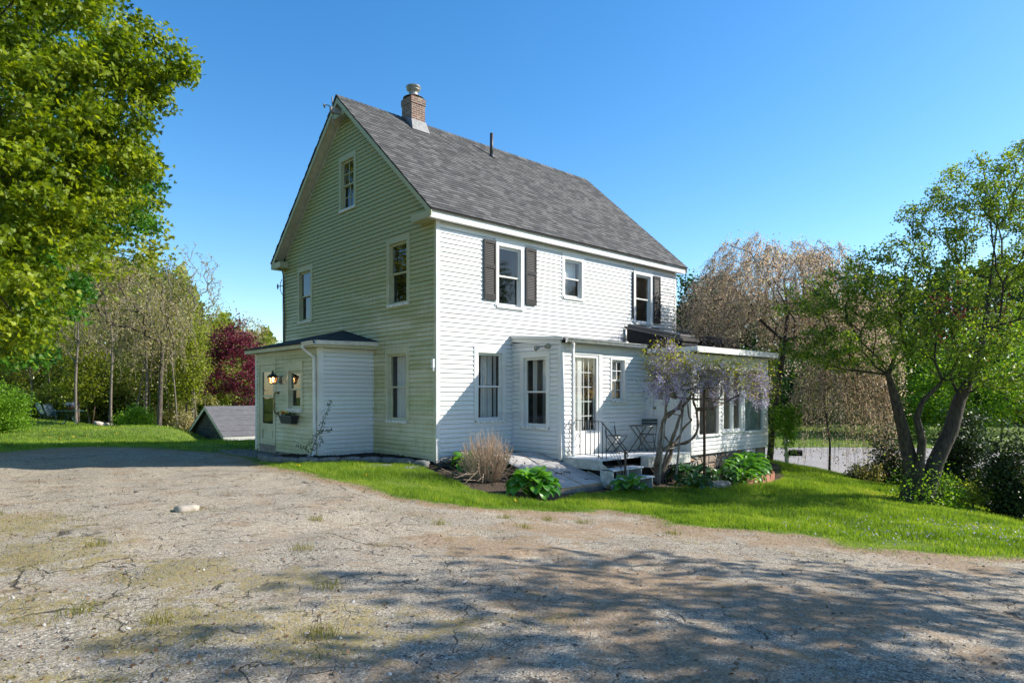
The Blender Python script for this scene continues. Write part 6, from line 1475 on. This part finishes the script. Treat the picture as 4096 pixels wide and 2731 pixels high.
# weeping brown tree
def weep(mat, n, L0, L1, ls, per, tip=.0035, bark='bark_pale', part_='crown', out=.5, zmin=None):
    def f(rng, nodes, par, r, root, base):
        th = np.where(r < np.percentile(r, 70))[0]; idx = rng.choice(th, n); mb = MB(); LP = []
        for i in idx:
            p = nodes[i].copy(); d = nodes[i]-nodes[0]; d[2] = 0; d = d/(np.linalg.norm(d)+1e-6)*rng.uniform(.1,out)+rng.normal(0,.12,3)*[1,1,0]
            L_ = rng.uniform(L0,L1); pts = []
            for t in np.linspace(0,1,6):
                q = p+d*(1-(1-t)**2)*.8+np.array([0,0,-L_*t**1.35])+rng.normal(0,.03,3)
                if zmin is not None: q[2] = max(q[2], zmin+rng.uniform(0,.25))
                pts.append(q)
            mb.tube([q-base for q in pts], list(np.linspace(tip*1.6,tip*.7,6)), 3, cap=False)
            k = rng.poisson(per*L_)
            for _ in range(k):
                u = rng.random()*4.99; j = int(u); LP.append(pts[j]*(1-u+j)+pts[j+1]*(u-j)+rng.normal(0,.05,3))
        mb.build('twigs', M[bark], root)
        leaves_mesh(part_, np.array(LP), ls, M[mat], root, 'oval', .2, rng, hang=.8, origin=base)
    return f
b0 = ground_base(365,33)
tree('weeping_tree', 'weeping dry brown tree with a pale trunk on the far lawn', 'tree', [b0, b0+[.05,.05,1.1], b0+[.1,.15,2.1], b0+[.15,.2,3.2], b0+[.2,.2,4.4]],
     [(300,690,32.5,110,75,1.8),(210,640,32,80,40,1.2),(380,740,33,60,60,1.5),(260,620,32,100,30,1.0),(340,800,33,60,60,1.4)], 520, 3800, .1, M['budbrown'], M['bark'], spread=.1, tip=.011, bal=.3, rmax=.2, seed=61,
     strands=weep('wood_b', 300, .5, 2.0, .10, 9, .006))
# crimson tree behind the shed
b0 = ground_base(548,36)
tree('crimson_tree', 'crimson leaved small tree behind the shed roof', 'tree', [b0, b0+[.1,.1,1.2], b0+[.2,.1,2.2]], [(545,830,36,52,80,1.5),(520,790,36,35,45,1.0),(575,890,35.5,30,60,1.0),(505,880,36,30,45,.9),(560,770,36,22,25,.7),(548,740,36,8,25,.3)],
     230, 8500, .12, M['crimson'], M['bark_dark'], spread=.2, tip=.008, seed=62)

# ------------------------------------------------------------------ right hand side
b0 = np.array(g3(7.7,-8.15)); b0[2] -= .05
L1 = [A_(2095,1080,15.3),A_(2072,985,15.2),A_(2055,915,15.1),A_(2040,860,15.0),A_(2015,820,14.9)]
tr1 = [b0+[-.12,.1,0]]+L1
R1 = [A_(2150,1060,15.2),A_(2185,985,15.2),A_(2205,915,15.2),A_(2235,860,15.2),A_(2262,760,15.3),A_(2275,640,15.4),A_(2290,520,15.5)]
def fork_tree(name, label, cat, stems, blobs, nt, nl, ls, mat, bark, seed, spread, tip, rmain, bal=.45, tmpl='oval', shell=.4):
    rng = np.random.default_rng(seed); T = blob_pts(rng, nt, blobs, shell); base = np.asarray(stems[0][0]); root = empty(name, base, label, cat)
    # each target goes to the stem it is nearest to
    dm = np.stack([np.min(np.linalg.norm(T[:,None]-np.array(s[2:])[None],axis=2),axis=1) for s in stems],1); own = dm.argmin(1); LP, TN = [], []; mbs = []
    for k, s in enumerate(stems):
        tk = T[own == k]
        if not len(tk): continue
        nodes, par = grow(rng, s, tk, bal); r = radii(nodes, par, tip); m_ = len(s)
        for i in range(m_): r[i] = max(min(r[i],.05)*.6, rmain[k]*(1-i/(m_-1))**.75)
        wood('trunk', nodes, par, r, M[bark], root, base)
        thin = np.where(r < tip*3.2)[0]; thin = thin[thin >= m_]; c = int(nl*len(tk)/len(T)); cl = rng.random(len(nodes))
        i = rng.choice(thin, c); u = rng.random(c)[:,None]; LP.append(nodes[i]*u+nodes[par[i]]*(1-u)+rng.normal(0,1,(c,3))*[spread,spread,spread*.6]); TN.append(cl[i]*.7+.15)
    leaves_mesh('crown', np.concatenate(LP), ls, M[mat], root, tmpl, .5, rng, np.concatenate(TN), .3, origin=base)
    return root
fork_tree('apple_tree', 'old forked apple tree with open green crown on the right lawn', 'tree',
  [tr1, [b0+[.12,-.08,0]]+R1, [b0+[.0,0,0],A_(2110,1090,15.1),A_(2118,1010,15.0),A_(2105,960,14.9),A_(2120,920,14.8),A_(2165,875,14.7),A_(2190,800,14.7)]],
  [(1975,790,14.8,140,70,1.4),(1880,790,14.6,75,40,1.1),(1850,690,14.8,60,45,1.0),(1940,650,14.8,70,50,1.2),(2030,600,15,75,55,1.3),(2000,690,14.8,90,55,1.3),(2120,690,15,110,80,1.5),(2200,780,14.6,110,60,1.3),(2290,860,14.4,90,40,1.1),
   (2190,480,15.4,70,70,1.3),(2240,420,15.6,85,60,1.4),(2300,560,15.4,90,110,1.5),(2330,440,15.8,60,80,1.3),(2360,680,15.2,90,120,1.6),(2160,560,15.3,60,60,1.1),(2085,500,15.4,26,30,.6),(2420,550,15.5,70,160,1.6),(2345,350,15.9,25,28,.6)],
  1900, 46000, .060, 'apple', 'bark_dark', 71, .085, .0046, [.19,.19,.13])
P = np.array([b0+RT*rng.normal(.1,.35)+FW*rng.normal(-.1,.25)+np.array([0,0,abs(rng.normal(0,.42))]) for _ in range(1500)])
rt_ = empty('sapling_leaves', b0+[.1,-.2,0], 'leafy suckers sprouting round the apple tree foot', 'shrub'); leaves_mesh('foliage', P, .06, M['bright'], rt_, origin=b0+[.1,-.2,0])
mb = MB()
for i in range(22):
    a = rng.uniform(0,6.28); q = np.array([math.cos(a)*.45,math.sin(a)*.4,rng.uniform(.3,1.1)]); mb.tube([q*[.5,.5,0],q],[.006,.003],4)
mb.build('stems', M['bark'], rt_)
# weeping cherry behind the sunroom
b0 = np.array(g3(11.05,-3.05)); b0[2] -= .05
tree('weeping_cherry', 'weeping cherry with faded pinkish brown veils behind the sunroom', 'tree', [b0, A_(1773,1000,20.8), A_(1785,900,20.9), A_(1800,800,21), A_(1810,720,21.2), A_(1800,640,21.5)],
     [(1740,640,21.5,130,70,2.2),(1660,690,21.2,80,70,1.8),(1850,640,21.5,120,65,2.0),(1720,570,21.8,60,28,1.2),(1930,690,21,90,80,1.6),(1960,780,20.5,60,70,1.4),(1850,740,21,100,60,1.8),(1840,575,21.8,90,22,1.0),(1640,760,20.8,60,50,1.2)],
     760, 15000, .055, M['pinkbud'], M['bark_dark'], spread=.2, tip=.007, bal=.35, rmax=.17, seed=72, strands=weep('pinkbud', 1900, .5, 1.9, .055, 19, .0034, 'twig_brown', 'hanging_twigs', .95))
b1 = ground_base(1905,20.6)
tree('weeping_cherry', 'low weeping cherry with pinkish tips trailing over the road edge', 'tree', [b1, b1+[.05,.0,1.0], A_(1890,900,20.6), A_(1900,830,20.4)],
     [(1930,840,20.3,75,45,1.2),(1995,870,19.8,30,30,.7),(1880,860,20.6,40,40,.9),(1975,880,20,45,40,.9)], 130, 0, .06, M['pinkbud'], M['bark_dark'], spread=.1, tip=.006, bal=.35, rmax=.07, seed=73,
     strands=weep('pinkbud', 400, 1.0, 2.9, .052, 15, .004, 'twig_brown', 'hanging_twigs', .8))
def ivy(label, vx, D, y0, y1, hw, n, mat, seed, ls=.07):
    rng = np.random.default_rng(seed); b = ground_base(vx, D); root = empty('vine', b, label, 'vine'); P = []; mb = MB()
    for i in range(max(5,n//160)):
        x = vx+rng.normal(0,hw*.6); q = [at(x+rng.normal(0,4),y,D+rng.normal(0,.1))-b for y in np.linspace(y0,y1*.4+y0*.6+rng.random()*(y1-y0)*.6,5)]; mb.tube(q,.004,3)
        for _ in range(160): u = rng.random()*3.99; j = int(u); P.append(q[j]*(1-u+j)+q[j+1]*(u-j)+rng.normal(0,.07,3))
    mb.build('stem', M['twig_brown'], root); leaves_mesh('leaves', P, ls, M[mat], root, 'oval', .1, rng, hang=.8); return root
ivy('bright green vine hanging beside the dark trunk over the road', 1812, 20.2, 935, 1055, 22, 2200, 'bright', 74)
ivy('green vine climbing the trunk next to the sunroom', 1778, 20.7, 800, 1040, 10, 700, 'apple', 75)
# dark round tree far right of the house
simple_tree('dk', 'dark green round tree behind the right end of the roof', 1625, 46, 612, 78, M['dkgreen'], M['bark_dark'], 81, 240, 11000, .22, low=800, spread=.4, tip=.01)
simple_tree('red', 'red leaved maple behind the apple tree', 2215, 44, 640, 110, M['redleaf'], M['bark_dark'], 82, 160, 1600, .13, low=830, spread=.32, tip=.008)
simple_tree('grn', 'light green tree behind the yews at the right edge', 2300, 42, 690, 130, M['bright'], M['bark_dark'], 83, 260, 9500, .18, low=1010, spread=.32, tip=.008)
simple_tree('red', 'low red leaved tree at the right picture edge', 2400, 40, 820, 60, M['redleaf'], M['bark_dark'], 84, 120, 1100, .10, low=1000, spread=.25, tip=.007)
simple_tree('grn', 'green tree across the road behind the cherry veils', 1960, 44, 760, 120, M['wood_a'], M['bark_dark'], 85, 240, 8000, .17, low=1000, spread=.4, tip=.01)
simple_tree('dk', 'dark tree across the road left of the hanging vine', 1690, 50, 780, 110, M['dkgreen'], M['bark_dark'], 86, 220, 8000, .2, low=985, spread=.4, tip=.01)
simple_tree('dk', 'shadowy dark tree above the neighbour lawn', 1830, 52, 800, 120, M['dkgreen'], M['bark_dark'], 87, 220, 9000, .2, low=985, spread=.4, tip=.01)
simple_tree('grn', 'mid green tree right of the apple fork', 2120, 42, 780, 95, M['bright'], M['bark_dark'], 88, 220, 8000, .17, low=1010, spread=.3, tip=.008)
simple_tree('grn', 'green tree at the far right beyond the apple crown', 2430, 48, 570, 120, M['apple'], M['bark_dark'], 89, 220, 7000, .14, low=900, spread=.35, tip=.009)
n = 24000; vx_ = rng.uniform(1500,2700,n); D_ = rng.uniform(54,70,n); topc = np.interp(vx_,[1500,1620,1800,2000,2200,2700],[740,690,700,690,620,560])+15*np.sin(vx_*.06)+10*np.sin(vx_*.15)
vy_ = topc+(1000-topc)*rng.random(n)**1.1; P = np.array([at(a,b_,c) for a,b_,c in zip(vx_,vy_,D_)])
o = leaves_mesh('far_wood', P, .75, M['dkgreen'], None, 'spray', .4, rng, .5+.3*np.sin(vx_*.04)); tag(o,'far woodland seen as one mass beyond the road','woodland',kind='stuff')
bush('broad dark yew bush right of the apple trunk', 2215, 17.6, 935, 62, 'conifer', 91, 14000, .075, 'yew', nt=170, spread=.16, bm='bark_dark')
bush('dark yew bush at the right picture edge above a brown stump', 2325, 15.6, 960, 48, 'conifer', 92, 12000, .07, 'yew', nt=170, spread=.15, bm='bark_dark')
bush('dark yew behind the fork of the apple tree', 2050, 19.5, 985, 45, 'conifer', 93, 7000, .08, 'yew', nt=120, spread=.16, bm='bark_dark')
bush('thin grey green shrub at the lawn crest by the road', 1985, 19.0, 1058, 38, 'wood_b', 94, 2600, .055, bot=1105, nt=120, spread=.08)
bush('yellow green weeds on the bank at the right', 2235, 15.8, 1105, 55, 'spring', 95, 1800, .06, bot=1150, nt=60, spread=.12)
bush('weedy green shrub under the right yew', 2165, 15.4, 1085, 24, 'bright', 97, 1800, .06, bot=1160, nt=60, spread=.12)
# ------------------------------------------------------------------ wisteria
b0 = np.array(at(1509,1112,15.7)); b0[2] = gz(b0[0],b0[1])-.03
wr_ = empty('wisteria', b0, 'twisted wisteria with hanging violet blossom over the deck corner', 'wisteria'); mb = MB(); D0 = 15.75
def sp(pts, D=D0, dd=.25, sub=3):
    P = [np.array(at(1507.8+0*x if False else (2560+x/3.5625)/V2S,(1560+y/3.5625)/V2S,D+dd*math.sin(x*.02+y*.013))) for x,y in pts]; out = []
    for i in range(len(P)-1):
        for t in np.linspace(0,1,sub,endpoint=False): 
            a_ = P[max(i-1,0)]; d_ = P[min(i+2,len(P)-1)]; p,q = P[i],P[i+1]
            out.append(.5*((2*p)+(-a_+q)*t+(2*a_-5*p+4*q-d_)*t*t+(-a_+3*p-3*q+d_)*t**3))
    out.append(P[-1]); return [o-b0 for o in out]
for pts, r0, r1 in [([(240,1330),(235,1150),(255,980),(285,820),(320,640),(330,480),(370,380),(470,300),(600,230),(680,150),(740,40)],.085,.028),([(300,1180),(380,1050),(440,900),(440,760),(480,640),(520,540),(560,400),(600,330),(580,200),(640,60)],.06,.024),
    ([(330,850),(420,790),(560,770),(680,735),(780,650),(825,520),(815,380),(800,270),(760,160),(760,60)],.04,.026),([(300,1200),(390,870),(480,760),(560,660),(620,540),(730,430),(700,380),(680,200)],.035,.018),([(800,280),(900,260),(1050,262)],.05,.035),
    ([(380,100),(370,250),(380,380)],.03,.02),([(430,90),(600,110),(850,130),(1000,150),(1200,180),(1330,110),(1420,80)],.028,.014),([(640,90),(560,200),(480,320),(400,390)],.03,.018),([(1040,250),(1160,200),(1280,130),(1420,60)],.022,.012),([(350,660),(410,740),(440,800)],.025,.02),([(1160,-30),(1150,80),(1100,130),(1020,170)],.02,.012)]:
    q = sp(pts); mb.tube(q, list(np.linspace(r0,r1,len(q))*(1+.15*np.sin(np.arange(len(q))*1.7))), 8)
mb.build('trunk', M['twig_brown'], wr_, True)
rng = np.random.default_rng(77)
cl = [(1515,872,15.3,30,42,.4),(1550,868,15.4,40,46,.45),(1590,872,15.6,40,38,.5),(1630,872,15.9,40,34,.5),(1670,878,16.3,40,32,.5),(1710,884,16.8,40,30,.5),(1748,892,17.4,30,34,.5),(1525,815,15.4,34,26,.35),(1500,840,15.3,16,34,.3),(1580,832,15.7,45,20,.4),(1650,842,16.2,55,16,.4),(1725,852,17.0,35,18,.4),(1545,792,15.4,26,14,.3)]
T = blob_pts(rng, 620, cl, .3)
nodes, par = grow(rng, [b0, at(1512,1000,D0), at(1540,905,D0), at(1560,895,15.8), at(1620,890,16.0), at(1690,890,16.5)], T, .25); r = np.minimum(radii(nodes, par, .004), .02); r[:6] = .012
wood('branches', nodes, par, r, M['twig_brown'], wr_, b0)
mb = MB()
for i in range(1100):
    j = rng.integers(6,len(nodes)); p = nodes[j]; d = rng.normal(0,1,3)*[.32,.32,.16]; mb.tube([p-b0, p+d*.5+[0,0,.08]-b0, p+d-b0],[.004,.003,.0015],3,cap=False)
mb.build('twigs', M['twig_brown'], wr_)
# racemes
idx = rng.choice(np.arange(6,len(nodes)),330); LP = []
for i in idx:
    p = nodes[i]+rng.normal(0,.06,3); L_ = rng.uniform(.12,.34)
    for t in rng.random(int(26*L_/.22)): w_ = .055*(1-t)+.012; LP.append(p+np.array([rng.normal(0,w_),rng.normal(0,w_),-L_*t]))
leaves_mesh('blossom', LP, .040, M['wist'], wr_, 'oval', .1, rng, origin=b0)
top = np.concatenate([nodes[6:], nodes[nodes[:,2] > np.percentile(nodes[:,2],60)]]); P = top[rng.integers(0,len(top),2600)]+rng.normal(0,1,(2600,3))*[.16,.16,.09]+[0,0,.05]
leaves_mesh('young_leaves', P, .055, M['wistleaf'], wr_, 'oval', .3, rng, hang=.4, origin=b0)

# ------------------------------------------------------------------ trees beside the driveway, right of the picture, whose shade falls on the gravel
for k,(x,y,h,zc,rad,lab,sd,nl) in enumerate([(3.6,-16.9,10.6,7.6,3.3,'maple right of the driveway that shades the gravel in front',101,5200),(1.2,-19.6,11.5,8.0,3.0,'second maple right of the driveway nearer the camera',102,5600),(6.9,-18.6,9.6,6.8,2.6,'third maple right of the driveway farther down the slope',103,1500)]):
    b = np.array([x,y,h1(x,y)-.05]); rng2 = np.random.default_rng(sd); d = rng2.normal(size=(150,3)); d /= np.linalg.norm(d,axis=1)[:,None]; T = b+np.array([0,0,zc])+d*(rng2.random(150)**.45)[:,None]*np.array([rad,rad,(h-zc)*1.0])
    nodes, par = grow(rng2, [b+np.array([.05*i,.04*i,zc*.12*i]) for i in range(6)], T, .35); r = radii(nodes, par, .009); root = empty('maple_tree', b, lab, 'tree'); wood('trunk', nodes, par, r, M['bark'], root, b)
    th = np.where(r < .026)[0]; i = rng2.choice(th, nl); leaves_mesh('crown', nodes[i]+rng2.normal(0,.2,(nl,3)), .16, M['maple'], root, 'maple', .5, rng2, origin=b)
SKY_STR = .12; SKY_SAT = 1.38; EXPOSURE = 1.0
# ------------------------------------------------------------------ light, sky, camera
S = Vector((1.35,-1.0,1.2)).normalized()
elev = math.asin(S.z); rot = math.atan2(S.x, S.y)
sun = bpy.data.lights.new('sun', 'SUN'); sun.energy = 4.2; sun.angle = math.radians(.53); sun.color = (1.0,.945,.85)
so = bpy.data.objects.new('sun', sun); COL.objects.link(so); so.rotation_euler = S.to_track_quat('Z','Y').to_euler(); so.location = (20,-20,30)
w = bpy.data.worlds.new('World'); scene.world = w; w.use_nodes = True
nt = w.node_tree; bg = nt.nodes['Background']
sky = nt.nodes.new('ShaderNodeTexSky'); sky.sky_type = 'NISHITA'; sky.sun_disc = False; sky.sun_elevation = elev; sky.sun_rotation = rot
sky.altitude = 0; sky.air_density = 1.0; sky.dust_density = .4; sky.ozone_density = 1.6
hs_ = nt.nodes.new('ShaderNodeHueSaturation'); hs_.inputs['Saturation'].default_value = SKY_SAT; hs_.inputs['Value'].default_value = 1.0
nt.links.new(sky.outputs[0], hs_.inputs['Color']); nt.links.new(hs_.outputs[0], bg.inputs[0]); bg.inputs[1].default_value = SKY_STR
cam = bpy.data.cameras.new('camera'); co_ = bpy.data.objects.new('camera', cam); COL.objects.link(co_); scene.camera = co_
cam.sensor_width = 36; cam.lens = F/4096*36; cam.shift_y = (YH-1365.5)/4096; cam.clip_end = 3000; cam.clip_start = .1
co_.location = CAM
X_ax = Vector(RT); Y_ax = Vector((0,0,1)); Z_ax = -Vector(FW)
co_.rotation_euler = Matrix((X_ax, Y_ax, Z_ax)).transposed().to_euler()
scene.view_settings.view_transform = 'Standard'; scene.view_settings.look = 'None'; scene.view_settings.exposure = EXPOSURE; scene.view_settings.gamma = 1
scene.render.engine = 'CYCLES'; scene.cycles.max_bounces = 8; scene.cycles.transparent_max_bounces = 12; scene.cycles.use_denoising = True; scene.cycles.caustics_reflective = False; scene.cycles.caustics_refractive = False
scene.render.resolution_x = 1024; scene.render.resolution_y = 682
